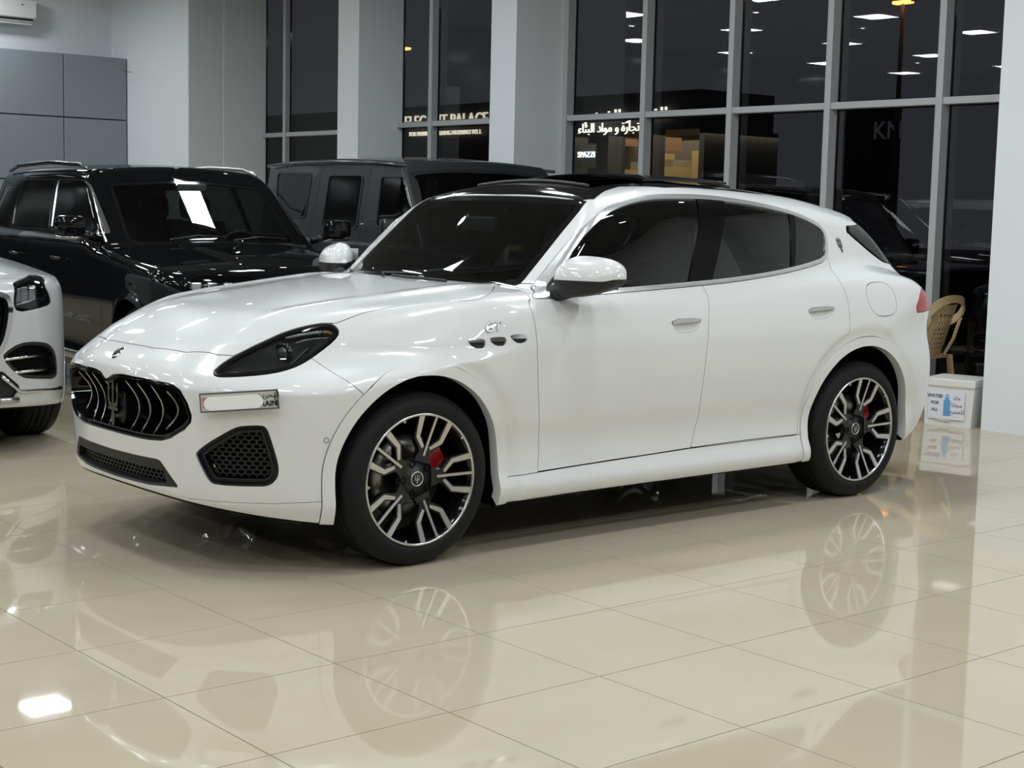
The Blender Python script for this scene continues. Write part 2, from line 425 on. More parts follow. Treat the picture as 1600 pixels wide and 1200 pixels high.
b = MB(); b.box((-11, -11.1, 0), (7.2, -11, 4.45)); struct('wall_right', b, nmat('grey_wall_paint', (.42, .43, .44), .75))
# window side: columns with deep returns
def column(y0, y1, x0=XP, x1=6.62, name='wall_back'):
    b = MB(); b.box((x0, y0, 0), (x1, y1, 4.45)); return struct(name, b, M_wall)
column(-1.3, .27); column(5.60, 5.985, XP, 6.6); column(8.295, 8.705, XP, 6.47)
column(12.2, 14.5, XP, 6.36); column(12.195, 14.5, 6.36, 6.99)
column(-11, -3.6)
# windows: mullions, transoms, panes
def window(name, ys, xf, xg, lo, hi, tz=(2.375, 2.43), mw=.062):
    """ys: centres of the mullions; panes fill between lo and hi"""
    b = MB(); b.box((xf, lo, 0), (xg+.03, hi, .10)); root = b.build(name, M_frame); root['kind'] = 'structure'
    for y in ys:
        m = MB(); m.cbox((xf, y-mw/2, .10), (xg+.02, y+mw/2, 4.44), .004); m.build('mullion', M_frame, root)
    ed = [lo]+[v for y in sorted(ys) for v in (y-mw/2, y+mw/2)]+[hi]
    for a, c in zip(ed[0::2], ed[1::2]):
        if c-a < .05: continue
        m = MB(); m.cbox((xf+.012, a-.004, tz[0]), (xg+.02, c+.004, tz[1]), .004); m.build('transom', M_frame, root)
        for z0, z1 in ((.10, tz[0]), (tz[1], 4.44)):
            g = MB(); g.add([(xg, a, z0), (xg, c, z0), (xg, c, z1), (xg, a, z1)], [(0, 3, 2, 1)]); g.build('window_pane', M_pane, root)
            k = MB(); t = .012
            for bb in (((xg-.012, a, z0), (xg+.005, a+t, z1)), ((xg-.012, c-t, z0), (xg+.005, c, z1)), ((xg-.012, a, z0), (xg+.005, c, z0+t)), ((xg-.012, a, z1-t), (xg+.005, c, z1))): k.box(*bb)
            k.build('gasket', M_gloss, root)
window('window_1', [5.575, 4.475, 3.385, 2.295, 1.205], XF, XG, .27, 5.60)
window('window_2', [7.67], 6.36, 6.455, 5.985, 8.295)
window('window_3', [11.62], 6.92, 7.0, 9.45, 12.195)
column(-3.6, -1.3, XF, 6.6)
b = MB(); b.box((6.42, 8.705, 0), (6.47, 9.45, 4.45)); struct('wall_back', b, M_wall)
b = MB(); b.box((6.47, 9.40, 0), (7.0, 9.45, 4.45)); struct('wall_back', b, M_wall)
# grey panel cladding on the left wall
M_panel = nmat('grey_panel', (.25, .28, .305), .45); M_joint = nmat('panel_joint', (.03, .035, .04), .6)
b = MB(); b.box((1.5, 14.02, 0), (5.80, 14.45, 3.415)); clad = struct('trim_1', b, M_joint)
for i in range(5):
    for zt, zb in ((3.43, 2.60), (2.585, 1.755), (1.74, .91), (.895, .06)):
        x1 = 5.828-.905*i; m = MB(); m.cbox((x1-.893, 13.95, zb), (x1, 14.03, zt), .006); m.build('panel', M_panel, clad)
# split air conditioner
M_ac = nmat('ac_white', (.80, .80, .78), .4)
ac = MB()
pr = [(14.20, 3.88), (14.185, 3.95), (14.19, 4.10), (14.22, 4.13), (14.45, 4.13), (14.45, 3.80), (14.33, 3.79)]
ac.prism(pr, lambda u, v, d: (d, u, v), 3.72, 4.66); aco = ac.build('air_conditioner', M_ac); tag(aco, 'white split air conditioner high on the left wall', 'air conditioner')
m = MB(); m.box((3.75, 14.215, 3.845), (4.63, 14.30, 3.862)); m.build('air_slot', M_dark, aco)
m = MB(); m.cbox((3.75, 14.23, 3.79), (4.62, 14.30, 3.80), .003); m.build('louver', M_ac, aco)
m = MB(); m.cbox((4.46, 14.18, 4.03), (4.48, 14.192, 4.05), .002); m.build('indicator', M_chrome, aco)
# ------------------------------------------------------------------ ceiling luminaires
M_emit = nmat('lamp_diffuser', (1, 1, 1), .5, emit=(.90, .96, 1.0), estr=48)
M_spot = nmat('spot_lens', (1, 1, 1), .5, emit=(1, .99, .97), estr=70)
M_hous = nmat('lamp_housing', (.85, .85, .85), .5)
LX = (-9.2, -6.7, -4.2, -1.7, .8, 3.3); LY = (13.3, 10.9, 8.3, 5.7, 3.1, .5, -2.1, -4.7, -7.3)
for i, x in enumerate(LX):
    for j, y in enumerate(LY):
        if (x, y) == (3.3, 8.3): continue
        hexy = (x, y) in ((3.3, 10.9), (.8, .5), (.8, -2.1), (-1.7, .5), (3.3, 3.1))
        b = MB(); b.box((x-.27, y-.27, 4.40), (x+.27, y+.27, 4.449)); t = b.build('ceiling_light', M_hous)
        tag(t, 'square recessed LED panel in the ceiling', 'ceiling light', 'LED panels in a ceiling grid')
        if hexy:
            h = MB(); a = .036
            for p in range(-7, 8):
                for q in range(-8, 9):
                    cx = (p+.5*(q % 2))*a*1.732*1.2; cy = q*a*1.5*1.2
                    if abs(cx) < .235 and abs(cy) < .235:
                        h.add([(x+cx+a*math.sin(math.pi/3*k), y+cy+a*math.cos(math.pi/3*k), 4.398) for k in range(6)], [(0, 1, 2, 3, 4, 5)])
            h.build('honeycomb_diffuser', M_emit, t)
            for f in bpy.data.objects[-1:] if False else []: pass
        else:
            L = bpy.data.lights.new('panel_glow', 'AREA'); L.shape = 'SQUARE'; L.size = .48; L.energy = 42 if x > 3 else 24; L.color = (.90, .96, 1.0)
            lo = bpy.data.objects.new('panel_glow', L); lo.location = (x, y, 4.395); link(lo)
for i in range(6):
    for j in range(9):
        x = -7.95+2.5*i; y = 12.1-2.6*j
        b = MB(); b.lathe([(.05, 4.43), (.055, 4.438), (.075, 4.438), (.078, 4.449)], lambda u, v, h: (x+u, y+v, h), 20); t = b.build('downlight', M_hous); tag(t, 'small round downlight in the ceiling', 'downlight', 'downlights between the LED panels')
        b = MB(); b.lathe([(0, 4.436), (.05, 4.436)], lambda u, v, h: (x+u, y+v, h), 16); b.build('lens', M_spot, t)
# ------------------------------------------------------------------ the white SUV: body shape
_x0 = pc([.16,.24,.30,.37,.45,.55,.65,.75,.80,.85,.89,.93,.97], [-.85,-.885,-.925,-.94,-.945,-.952,-.96,-.965,-.955,-.92,-.88,-.83,-.76])
_px = pc([0,.2,.374,.49,.56,.65,.75,.85,.92,.97,1.05], [0,.005,.027,.055,.088,.15,.25,.39,.52,.68,1.0])
_hood = pc([-1.0,-.86,-.7,-.5,-.25,0,.25,.5,.8,1.2,1.7,2.15,2.6,3.0,3.3,3.55,3.75,3.95], [.88,.935,1.0,1.055,1.097,1.127,1.153,1.172,1.17,1.165,1.175,1.20,1.228,1.23,1.20,1.13,1.04,.95])
_crn = pc([-1,-.5,0,.5,1.0,4], [.055,.05,.045,.035,.025,.0])
_wz = pc([.15,.22,.28,.36,.45,.60,.75,.88,.98,1.06,1.13,1.22], [-.06,-.022,-.008,-.03,-.037,-.016,-.002,0,-.012,-.032,-.06,-.12])
_wx = pc([-1,-.45,0,.45,.9,1.5,2.1,2.6,2.9,3.3,3.7,4], [.93,.955,.972,.962,.950,.950,.956,.968,.974,.962,.93,.88])
_xr = pc([.15,.25,.32,.45,.6,.8,.95,1.05,1.12,1.2], [3.62,3.72,3.80,3.88,3.91,3.925,3.92,3.88,3.82,3.72])
_pr = pc([0,.3,.5,.65,.75,.83,.9,.97,1.05], [0,.015,.05,.11,.18,.27,.40,.62,1.0])
_bot = pc([-1,-.8,-.6,-.4,0,.4,.5,2.4,2.5,3.2,3.5,4], [.33,.275,.235,.21,.2,.21,.215,.225,.23,.26,.30,.36])
_roof = pc([.3,.9,1.2,1.5,1.8,2.1,2.4,2.7,3.0,3.3,3.6], [1.5,1.568,1.612,1.655,1.673,1.665,1.65,1.628,1.582,1.515,1.43])
_gw = pc([1.0,1.12,1.25,1.4,1.52,1.62,1.72], [.905,.872,.835,.785,.735,.675,.58])
_gx = pc([.3,.7,1.1,1.5,1.9,2.3,2.7,3.1,3.5], [-.085,-.045,-.012,0,0,-.012,-.045,-.10,-.165])
def arch_d(x, z, cx, cz):
    """distance from a wheel-arch centre: round above it, nearly upright legs below"""
    dz = z-cz; return np.hypot(x-cx, np.where(dz > 0, dz, dz*.42))
def arch_r(x, z):
    return np.minimum(arch_d(x, z, 0, .395), arch_d(x, z, 2.89, .40))
def mas_field(x, w, z):
    flare = .012*(1-smooth1(arch_r(x, z), .47, .545))
    side = w-(_wx(x)+_wz(z)-flare)
    ridge = .010*np.exp(-((w-(.50+.10*smooth1(x, -.8, .6)))/.05)**2)*smooth1(x, -.85, -.4)*(1-smooth1(x, .3, .8))
    deck = z-(_hood(x)-_crn(x)*(w/.75)**2.2+ridge)
    nose = (_x0(z)+_px(w)*(1+.95*smooth1(z, .74, .92))-x)*.92
    tail = (x-(_xr(z)-_pr(w)*(1+.25*np.exp(-((z-.88)/.14)**2))))*.9
    low = smax(smax(side, deck, .10), smax(nose, tail, .02), .09)
    low = smax(low, _bot(x)-z, .03)
    gs = (w-(_gw(z)+_gx(x)))*.92
    xw = .47+(z-1.10)*1.42+(.38-.6*(z-1.1))*w*w
    ws = (xw-x)*.57
    rf = z-(_roof(x)-.068*(w/.7)**2)
    xb = 3.30+(1.50-z)*1.10-.31*w*w
    rs = (x-xb)*.68
    top = smax(smax(smax(gs, rf, .11), ws, .035), rs, .05)
    sp = smax(smax(rf+.004, (_roof(x)-.068*(w/.7)**2-.05)-z, .02), smax(x-(3.325-.30*w*w), (w-.585)*.9, .05), .03)
    sp = smax(sp, 2.95-x, .02)
    top = smin(top, sp, .012)
    top = smax(top, np.minimum(1.0, _hood(x)-.05)-z, .03)
    return smin(low, top, .035+.05*smooth1(x, 2.4, 3.0))
#END FIELD
def cast(field, pts, M=None, t0=3.0, t1=16.0):
    """photo pixels -> points on the near side of a car body (car coordinates, w>=0)"""
    out = []
    for x, y in pts:
        d = px_ray(x, y); d = d/np.linalg.norm(d); o = CAM
        if M is not None:
            d = np.array(M.to_3x3() @ Vector(d)); o = np.array(M @ Vector(o))
        t = np.linspace(t0, t1, 5201); P = o+t[:, None]*d
        Fv = field(P[:, 0], np.abs(P[:, 1]), P[:, 2]); neg = np.argmax(Fv < 0)
        if Fv[neg] >= 0:
            i = Fv.argmin(); out.append(P[i]); continue
        a, b = t[neg-1], t[neg]
        for _ in range(25):
            m = (a+b)/2; p = o+m*d
            if float(field(np.array(p[0]), np.abs(np.array(p[1])), np.array(p[2]))) < 0: b = m
            else: a = m
        out.append(o+b*d)
    out = np.array(out); out[:, 1] = np.abs(out[:, 1]); return out
PJ = {'side': lambda P: P[:, [0, 2]], 'front': lambda P: P[:, [1, 2]], 'top': lambda P: P[:, [0, 1]],
      'corner': lambda P: np.stack([(P[:, 0]+P[:, 1])*.7071, P[:, 2]], 1),
      'rear': lambda P: np.stack([(P[:, 0]-P[:, 1])*.7071, P[:, 2]], 1)}
def cutter(view, poly, mask=None):
    def f(P):
        d = sd_poly(PJ[view](P), poly)
        return d if mask is None else np.where(mask(P), d, .1)
    return f
def take(skin, f, gap=.002):
    """cut a panel out of the skin, leaving a narrow shut line; returns (panel, rest)"""
    d = f(skin.V)
    panel, _ = skin.split(d+gap)
    _, rest = skin.split(d-gap)
    return panel, rest
def pxpoly(view, pts, field=None, it=1, M=None):
    return round_poly(PJ[view](cast(field or mas_field, pts, M)), it=it)
_P, _T, _N = surface_net(mas_field, (-1.1, 0, .1), (4.1, 1.05, 1.75), .0115)
sk = Skin(_P, _T, _N)
mas = empty('white_suv', (0, 0, 0), 0, 'white coupe-like SUV with black oval grille, parked in the middle of the showroom', 'car')
def both(skin, name, mat, parent=mas, fl=.015, off=0.0):
    """one object per side of the car"""
    if off: skin = skin.offset(off)
    if fl: skin = skin.flange(fl)
    return [skin.mirror(s).obj(name, mat, parent) for s in (-1, 1)]
def whole(skin, name, mat, parent=mas, fl=.015, off=0.0):
    if off: skin = skin.offset(off)
    if fl: skin = skin.flange(fl)
    return skin.both().obj(name, mat, parent)
# underbody and wheel openings
under, sk = sk.split(sk.V[:, 2]-(_bot(sk.V[:, 0])+.010))
fw = lambda P: np.where(P[:, 1] > .5, arch_d(P[:, 0], P[:, 2], 0, .395), 9.)
rw = lambda P: np.where(P[:, 1] > .5, arch_d(P[:, 0], P[:, 2], 2.89, .40), 9.)
for fr, R in ((fw, .412), (rw, .418)):
    _, sk = sk.split(np.clip(fr(sk.V)-R, -.1, .1))
    _, under = under.split(np.clip(fr(under.V)-R, -.1, .1))
whole(under, 'underbody', M_dark, fl=0)
trims = []
for fr, R, zc in ((fw, .463, .395), (rw, .469, .40)):
    tr, sk = take(sk, lambda P: np.clip(fr(P)-R, -.1, .1), .0015)
    both(tr, 'wheel_arch_trim', M_white, fl=.05, off=.007)
# glass house
dlo_px = [(829,464.5),(836,449),(843.7,431.7),(875.6,391.4),(907.5,355),(939.4,327.6),(971,312.7),(1003,305.3),(1035,303.6),(1077.5,303.8),(1110,306),(1146.7,310.5),(1180,316),(1213,323.5),(1240,331),(1263,340.5),(1283,352),(1291,366.7),(1294,390),(1291,408),(1263,418.5),(1213,430.5),(1146.7,441),(1096.7,446.5),(980,457),(900,463),(840,468)]
dlo = pxpoly('side', dlo_px, it=1)
mside = lambda P: (P[:, 1] > .45)
f_dlo = cutter('side', dlo, mside)
hole, sk = take(sk, f_dlo, .001)
glass, chrome = hole.split(f_dlo(hole.V)+.022)
both(chrome.offset(.004), 'window_surround', M_trim, fl=.02)
def px_strip(tl, bl, tr, br):
    return pxpoly('side', [tl, tr, br, bl], it=0)
pil = cutter('side', px_strip((1064,290),(1075.5,455),(1089.5,290),(1112,455)))
bp, glass = glass.split(pil(glass.V))
div = cutter('side', px_strip((1221,315),(1242.5,440),(1229,315),(1249,440)))
dv, glass = glass.split(div(glass.V))
tri = cutter('side', px_strip((830,380),(830,480),(868,380),(866,480)))   # mirror sail
sail, glass = glass.split(tri(glass.V))
M_pil = nmat('pillar_black', (.004, .004, .004), .18, spec=.12)
both(bp, 'window_pillar', M_pil, off=.002); both(dv, 'window_divider', M_pil, off=.001); both(sail, 'mirror_sail', M_plast)
xc = PJ['side'](cast(mas_field, [(1090, 380), (1236, 380)]))[:, 0]
gf, gr = glass.split(glass.V[:, 0]-xc[0]); grr, gq = gr.split(gr.V[:, 0]-xc[1])
win_f = both(gf, 'front_door_window', M_tint, fl=0, off=-.004); win_r = both(grr, 'rear_door_window', M_tint, fl=0, off=-.004); both(gq, 'quarter_window', M_tint, fl=0, off=-.004)
# windscreen
ws3 = cast(mas_field, [(803,447),(812,443),(845,404),(880,360),(905,330),(917,314.5),(890,310),(863,308),(830,306),(797,305)])
wt = [(x, w) for x, _, w in [(p[0], p[2], p[1]) for p in ws3]]
xct = float(ws3[-1][0]); xb0 = .42
wst = [(xb0, -.05), (xb0, .0)] + [(xb0+.30*(w/.7)**2, w) for w in (.15, .3, .45, .55, .62)] + [tuple(q) for q in wt[:6]] + [(xct-.005+ .02*(w/.6)**2, w) for w in (.5, .3, .1, 0)] + [(xct-.005, -.05)]
wst = np.array(wst); f_ws = cutter('top', wst, lambda P: P[:, 2] > 1.0)
wsc, sk = take(sk, f_ws, .002)
band, wsg = wsc.split(-(f_ws(wsc.V)+.035))
whole(band, 'windscreen_black_border', M_gloss, fl=.01, off=-.001)
wsg_o = whole(wsg, 'windscreen', M_ws, fl=0, off=-.001)
# black panorama roof: from the windscreen back
rb = cast(mas_field, [(920,314),(937,300),(960,292.5),(1000,287)])
rp = [(xct+.004, -.05), (xct+.004, 0), (xct+.022, .6), (float(rb[0][0])+.03, float(rb[0][1])+.002)] + [(float(q[0])+.03, min(float(q[1]), .62)) for q in rb[1:3]] + [(1.7, .60), (2.45, .575), (2.52, .5), (2.54, 0), (2.54, -.05)]
f_rf = cutter('top', np.array(rp), lambda P: P[:, 2] > 1.4)
rfp, sk = take(sk, f_rf, .002)
sun = cutter('top', np.array([(1.33, -.05), (1.33, .45), (1.95, .45), (1.95, -.05)]), lambda P: P[:, 2] > 1.4)
sr, rfp = rfp.split(sun(rfp.V))
whole(rfp, 'panorama_roof', M_gloss, fl=.03, off=-.001)
# opened sunroof: the glass lifted and slid back over the roof, with its deflector
whole(Skin(sr.V-np.array([0, 0, .06]), sr.T, sr.N), 'sunroof_cavity', M_dark, fl=0)
b = MB(); b.tube([(1.345, y, float(_roof(1.345))-.068*(y/.7)**2+.003) for y in np.linspace(-.43, .43, 9)], .011, 6); b.build('wind_deflector', M_plast, mas)
prf = [(1.70, -.0), (2.34, .0)]
sv = sr.V.copy(); sv[:, 0] += .36; sv[:, 2] = _roof(sv[:, 0])-.068*(sv[:, 1]/.7)**2+.016+.016*(sv[:, 0]-1.69)/.62
sl_ = Skin(sv, sr.T, sr.N); whole(sl_, 'sunroof_glass', M_gloss, fl=.012)
# rear window
re3 = PJ['front'](cast(mas_field, [(1323,362),(1338,375),(1355,390),(1370,402),(1381,410)]))
rwp = np.array([(-.05, 1.16), (0, 1.16), (re3[-1][0]-.06, re3[-1][1]-.03)] + [tuple(q) for q in re3[::-1]] + [(re3[0][0]-.02, re3[0][1]+.03), (.4, 1.49), (0, 1.50), (-.05, 1.5)])
f_rw = cutter('front', rwp, lambda P: P[:, 0] > 3.0)
rwg, sk = take(sk, f_rw, .002); whole(rwg, 'rear_window', M_gloss, fl=.02, off=.004)
# rear window side fins (dark)
# tail lamp
tl = pxpoly('rear', [(1427,489),(1436,451),(1446,454),(1448.5,470),(1446,487)], it=1)
tl[:, 0] = np.where(tl[:, 0] > tl[:, 0].mean()+.02, tl[:, 0]+.22, tl[:, 0])
f_tl = cutter('rear', tl, lambda P: P[:, 0] > 3.0)
tlp, sk = take(sk, f_tl, .002); both(tlp, 'tail_lamp', M_lampred, fl=.03)
# headlamp
hl_px = [(332.7,582),(336.5,577),(350,565.5),(380,549),(410,534.5),(440,520.5),(470,511),(500,505.3),(516.5,505.3),(527,512),(530,521),(521,533),(500,549.5),(477.5,565.5),(455,576),(425,583.5),(387.5,587.3),(350,589),(337,588)]
hl3 = cast(mas_field, hl_px)
hl = round_poly(PJ['corner'](hl3), it=1)
mfr = lambda P: (P[:, 0] < .3) & (P[:, 1] > .3)
f_hl = cutter('corner', hl, mfr)
hlp, sk = take(sk, f_hl, .0025)
rim, lens = hlp.split(-(f_hl(hlp.V)+.014))
hl_rim = both(rim, 'headlamp_frame', M_gloss, fl=.05)
both(lens, 'headlamp_lens', M_lens, fl=0)
hin = np.clip(.012+.55*np.maximum(-f_hl(lens.V)-.014, 0), 0, .05)
HLB = both(Skin(lens.V-lens.N*hin[:, None], lens.T, lens.N), 'headlamp_housing', M_plast, fl=0)
# fuel flap (near side only), vents
ff = pxpoly('side', [(1351.7,456.7),(1355,443),(1370,440),(1385,442.7),(1396.7,456.7),(1401.7,476.7),(1398,491.7),(1376.7,495),(1366.7,490),(1358,476.7)], it=1)
vents = []
for v in ([(729.4,531),(735.8,529),(756.4,529),(759.4,537.4),(756.4,543.7),(744,544.8),(734.4,538.8)], [(762.7,527.8),(789.4,525.8),(792,533),(788.6,540),(775.7,540.7),(767.4,534.6)], [(795.7,523.6),(819.7,521.7),(825,529),(821,535.5),(808.7,536.6),(800.4,530.5)]):
    f = cutter('side', pxpoly('side', v, it=1), mside); q, sk = take(sk, f, .0005)
    up = q.V[:, 2].max()-.018
    lo_, hi_ = q.split(q.V[:, 2]-up)
    both(lo_, 'fender_vent', M_plast, fl=.0, off=-.012); both(hi_, 'vent_trim', M_chrome, fl=.02, off=.001)
# front doors, rear doors
door_f = [(829,467),(826.5,470),(827,478),(833.4,494.8),(837.5,516.8),(839.7,552.5),(841,607.6),(842.5,662.6),(842,706.6),(840.3,737),(900,727.5),(960,718),(1020,709),(1080,699.5),(1090,655),(1098,600),(1103,560),(1106.7,520),(1107.5,485),(1105,460),(1097,446)]
door_r = [(1097,446),(1105,460),(1107.5,485),(1106.7,520),(1103,560),(1098,600),(1090,655),(1080,699.5),(1140,691),(1200,683.5),(1246,678),(1250,640),(1262,600),(1283,562),(1305,537),(1327,521),(1327.5,493),(1323,463),(1313,441.7),(1300,423.3),(1295,409)]
def door_poly(pts):
    P = PJ['side'](cast(mas_field, pts)); return P
df = door_poly(door_f); dr = door_poly(door_r)
df = np.concatenate([df, [(df[-1][0], df[-1][1]+.09), (df[0][0]+.02, df[0][1]+.05)]])
dr = np.concatenate([dr, [(dr[-1][0], dr[-1][1]+.05), (dr[0][0], dr[0][1]+.09)]])
mdoor = lambda P: (P[:, 1] > .6) & (P[:, 2] < 1.32)
# handle recess in the doors
def handle_poly(pts): return cutter('side', pxpoly('side', pts, it=1), mside)
h1 = handle_poly([(1047.5,499),(1095,496),(1094.5,506),(1088,516),(1078,519.5),(1063,520.5),(1054,514)])
h2 = handle_poly([(1261,480.5),(1303.5,477.5),(1303,487),(1296,495),(1287,497.5),(1272,498.5),(1265.5,492)])
dfp, sk = take(sk, cutter('side', df, mdoor), .002)
drp, sk = take(sk, cutter('side', dr, mdoor), .002)
DOORS = {}
for nm, pan, h, key in (('front_door', dfp, h1, 'f'), ('rear_door', drp, h2, 'r')):
    hp, pan = take(pan, h, .0005)
    DOORS[key] = both(pan, nm, M_white)
    dd = h(hp.V); dep = .016*smooth1(-dd, .0, .022)
    zt = hp.V[:, 2].max()
    for s, door in zip((-1, 1), DOORS[key]):
        Skin(hp.V-hp.N*dep[:, None], hp.T, hp.N).mirror(s).obj('handle_recess', M_white, door)
        top_, _r = hp.split(-(hp.V[:, 2]-(zt-.021)-.05*(hp.V[:, 0]-hp.V[:, 0].mean())))
        top_.offset(.006).flange(.016).mirror(s).obj('door_handle', M_satin, door)
for s_, wl, key in ((0, win_f, 'f'), (1, win_r, 'r')):
    for o, d in zip(wl, DOORS[key]): o.parent = d
fp, sk2 = take(sk, cutter('side', ff, mside), .0018)
fp.flange(.015).mirror(-1).obj('fuel_flap', M_white, mas)
# hood
hpx = [(201,536.8),(240,544),(290,550.5),(340,554.5),(365,556)]
hb = cast(mas_field, hpx)
he = cast(mas_field, [(526,505),(570,488.5),(630,477),(690,471),(730,470),(750,467.5),(763,461),(769,455),(771.7,449.5)])
hood_t = [(hb[0][0], -.05), (hb[0][0], 0)] + [tuple(q[:2]) for q in hb[1:]] + [tuple(q[:2]) for q in hl3[4:8]] + [tuple(q[:2]) for q in he] + [(xb0+.29*(w/.7)**2, w) for w in (.6, .45, .3, .15, 0)] + [(xb0, -.05)]
f_hood = cutter('top', np.array(hood_t), lambda P: (P[:, 2] > .80) & (P[:, 0] < .9))
hood, sk = take(sk, f_hood, .002); hood, _u = take(hood, lambda P: np.where(P[:, 2] > .7, -.1, .1), 0)
hood_o = whole(hood, 'hood', M_white)
fp2, skn = None, sk
# grille opening and intakes (front view, half outline)
gpx = [(168.3,592),(171,588),(175,584.6),(184,583.5),(193,584.4),(230,591.5),(262,598),(272,601.5),(282,609),(293,629),(300,650),(298.5,660.5),(288.5,672),(267,685),(252,689),(230,687.5),(204,682),(180,674)]
g3 = cast(mas_field, gpx); gp = PJ['front'](g3)
gp = np.concatenate([[(0.0, gp[0][1])], gp[1:-1], [(0.0, gp[-1][1]-.004), (-.05, gp[-1][1]-.004), (-.05, gp[0][1])]])
f_gr = cutter('front', gp, lambda P: P[:, 0] < -.4)
grl, sk = take(sk, f_gr, .0)
gbd, grin = grl.split(-(f_gr(grl.V)+.022))
whole(gbd.flange(.10), 'grille_frame', M_gloss, fl=0, off=-.012)
whole(grin, 'grille_backing', M_dark, fl=0, off=-.15)
lpx = [(128,686.5),(250,713.5),(254,716),(276,755),(277,757),(270,758),(118,711)]
L3 = cast(mas_field, lpx[1:6]); lp = PJ['front'](L3)
li_p = np.concatenate([[(0, lp[0][1]-.006)], lp[:5], [(0, lp[4][1]-.05), (-.05, lp[4][1]-.05), (-.05, lp[0][1])]])
li_p[0] = (0, lp[0][1]-.004); li_p = np.array([(-.05, .452), (.0, .452), (.25, .455), (.374, .456), (.395, .45), (.485, .362), (.484, .352), (.3, .338), (0, .332), (-.05, .332)])
f_li = cutter('front', li_p, lambda P: P[:, 0] < -.4)
lip, sk = take(sk, f_li, .0)
li_in = np.array([(-.05, .412), (.0, .412), (.25, .413), (.40, .414), (.425, .362), (.3, .35), (0, .344), (-.05, .344)])
mesh_, frame_ = lip.split(sd_poly(PJ['front'](lip.V), li_in))
whole(frame_, 'lower_intake_frame', M_plast, fl=.03, off=-.004)
whole(mesh_, 'lower_intake_backing', M_dark, fl=0, off=-.06)
spx = [(305.4,711.8),(306,706.5),(323.8,692.5),(345,680),(367.5,667.5),(381.5,665.2),(409.5,664.3),(417.4,668.9),(425,690.8),(434.9,724),(436,738),(432,750),(420,760.5),(392,760.8),(336,758),(327,753.8),(315,732.8)]
s3 = cast(mas_field, spx); f_si = cutter('corner', round_poly(PJ['corner'](s3), it=1), mfr)
sip, sk = take(sk, f_si, .0)
sib, sii = sip.split(-(f_si(sip.V)+.03))
both(Skin(sib.V, sib.T, sib.N).flange(.06), 'side_intake_frame', M_plast, fl=0, off=-.012)
both(sii, 'side_intake_backing', M_dark, fl=0, off=-.055)
# bumper / fender seam: everything in front of the line from headlamp to wheel arch
b3 = cast(mas_field, [(486.5,559.5),(520,582),(560,609),(566,614)]); bs = PJ['side'](b3)
e0 = bs[0]+(bs[0]-bs[1])*1.2
bump_p = np.concatenate([[(-1.3, .0), (-1.3, 1.1), (e0[0]-.3, 1.1), (e0[0], e0[1]+.0)], bs, [(bs[-1][0]+.02, bs[-1][1]-.03), (bs[-1][0]+.02, 0)]])
f_b0 = cutter('side', bump_p)
def f_bump(P): return np.where(P[:, 0] < .2, np.where((P[:, 1] < .72) & (P[:, 0] < -.5), -.1, sd_poly(PJ['side'](P), bump_p)), .1)
bmp, sk = take(sk, f_bump, .0018)
lowz = PJ['corner'](cast(mas_field, [(297,779),(360,785),(430,787),(499,784)]))
chin, bmp = take(bmp, lambda P: np.where(P[:, 1] > .45, P[:, 2]-np.interp((P[:, 0]+P[:, 1])*.7071, lowz[:, 0], lowz[:, 1]), .1) if False else np.where(P[:, 1] > .52, P[:, 2]-np.interp((P[:, 0]+P[:, 1])*.7071, lowz[:, 0], lowz[:, 1]), .1), .0012)
whole(bmp, 'front_bumper', M_white, fl=.012)
if chin is not None: both(chin, 'bumper_chin', M_white, fl=.012)
# rocker: below the door line
rk3 = PJ['side'](cast(mas_field, [(793,745),(840.3,738),(1080,700.5),(1246,679)]))
fr_r = lambda P: np.where((P[:, 1] > .7) & (P[:, 0] > .3) & (P[:, 0] < 2.6), P[:, 2]-np.interp(P[:, 0], rk3[:, 0], rk3[:, 1]), .1)
rck, sk = take(sk, fr_r, .0015); both(rck, 'side_sill', M_white)
# fender = remaining in front of the door; rest = rear quarter with roof rails
fen, sk = sk.split(sk.V[:, 0]-.70)
both(fen, 'front_fender', M_white)
spl, sk = take(sk, lambda P: np.where(P[:, 2] > 1.38, 3.02+.10*np.abs(P[:, 1])-P[:, 0], .1), .0015)
if spl is not None: whole(spl, 'roof_spoiler', M_white)
# fuel flap hole only on the near side
_, nq = take(sk, cutter('side', ff, mside), .0018)
nq.flange(.015).mirror(-1).obj('rear_quarter_panel', M_white, mas)
sk.flange(.015).mirror(1).obj('rear_quarter_panel', M_white, mas)
# ------------------------------------------------------------------ wheels
def wheel_frame(cx, cz, yo, sgn):
    return lambda a, b, h: (cx+a, sgn*(yo+h), cz+b)
def ribbon(mb, pts, wid, fr, hf, th):
    """flat bar following 2-D polyline pts with widths, top at height hf(r), thickness th"""
    n = len(pts); L = []; R = []
    for i in range(n):
        p = np.array(pts[i]); t = np.array(pts[min(i+1, n-1)])-np.array(pts[max(i-1, 0)]); t = t/np.linalg.norm(t); nn = np.array([-t[1], t[0]])
        L.append(p+nn*wid[i]/2); R.append(p-nn*wid[i]/2)
    V = []
    for q in range(n):
        for p, top in ((L[q], 1), (R[q], 1), (R[q], 0), (L[q], 0)):
            h = hf(np.hypot(*pts[q])); V.append(fr(p[0], p[1], h if top else h-th))
    F = [(0, 1, 2, 3), tuple(4*(n-1)+k for k in (3, 2, 1, 0))]
    for q in range(n-1):
        for k in range(4): F.append((4*q+k, 4*q+4+k, 4*q+4+(k+1) % 4, 4*q+(k+1) % 4))
    mb.add(V, F)
def densify(pts, k=5):
    out = []
    for a, b in zip(pts[:-1], pts[1:]):
        for i in range(k): out.append(tuple(np.array(a)+(np.array(b)-np.array(a))*i/k))
    return out+[pts[-1]]
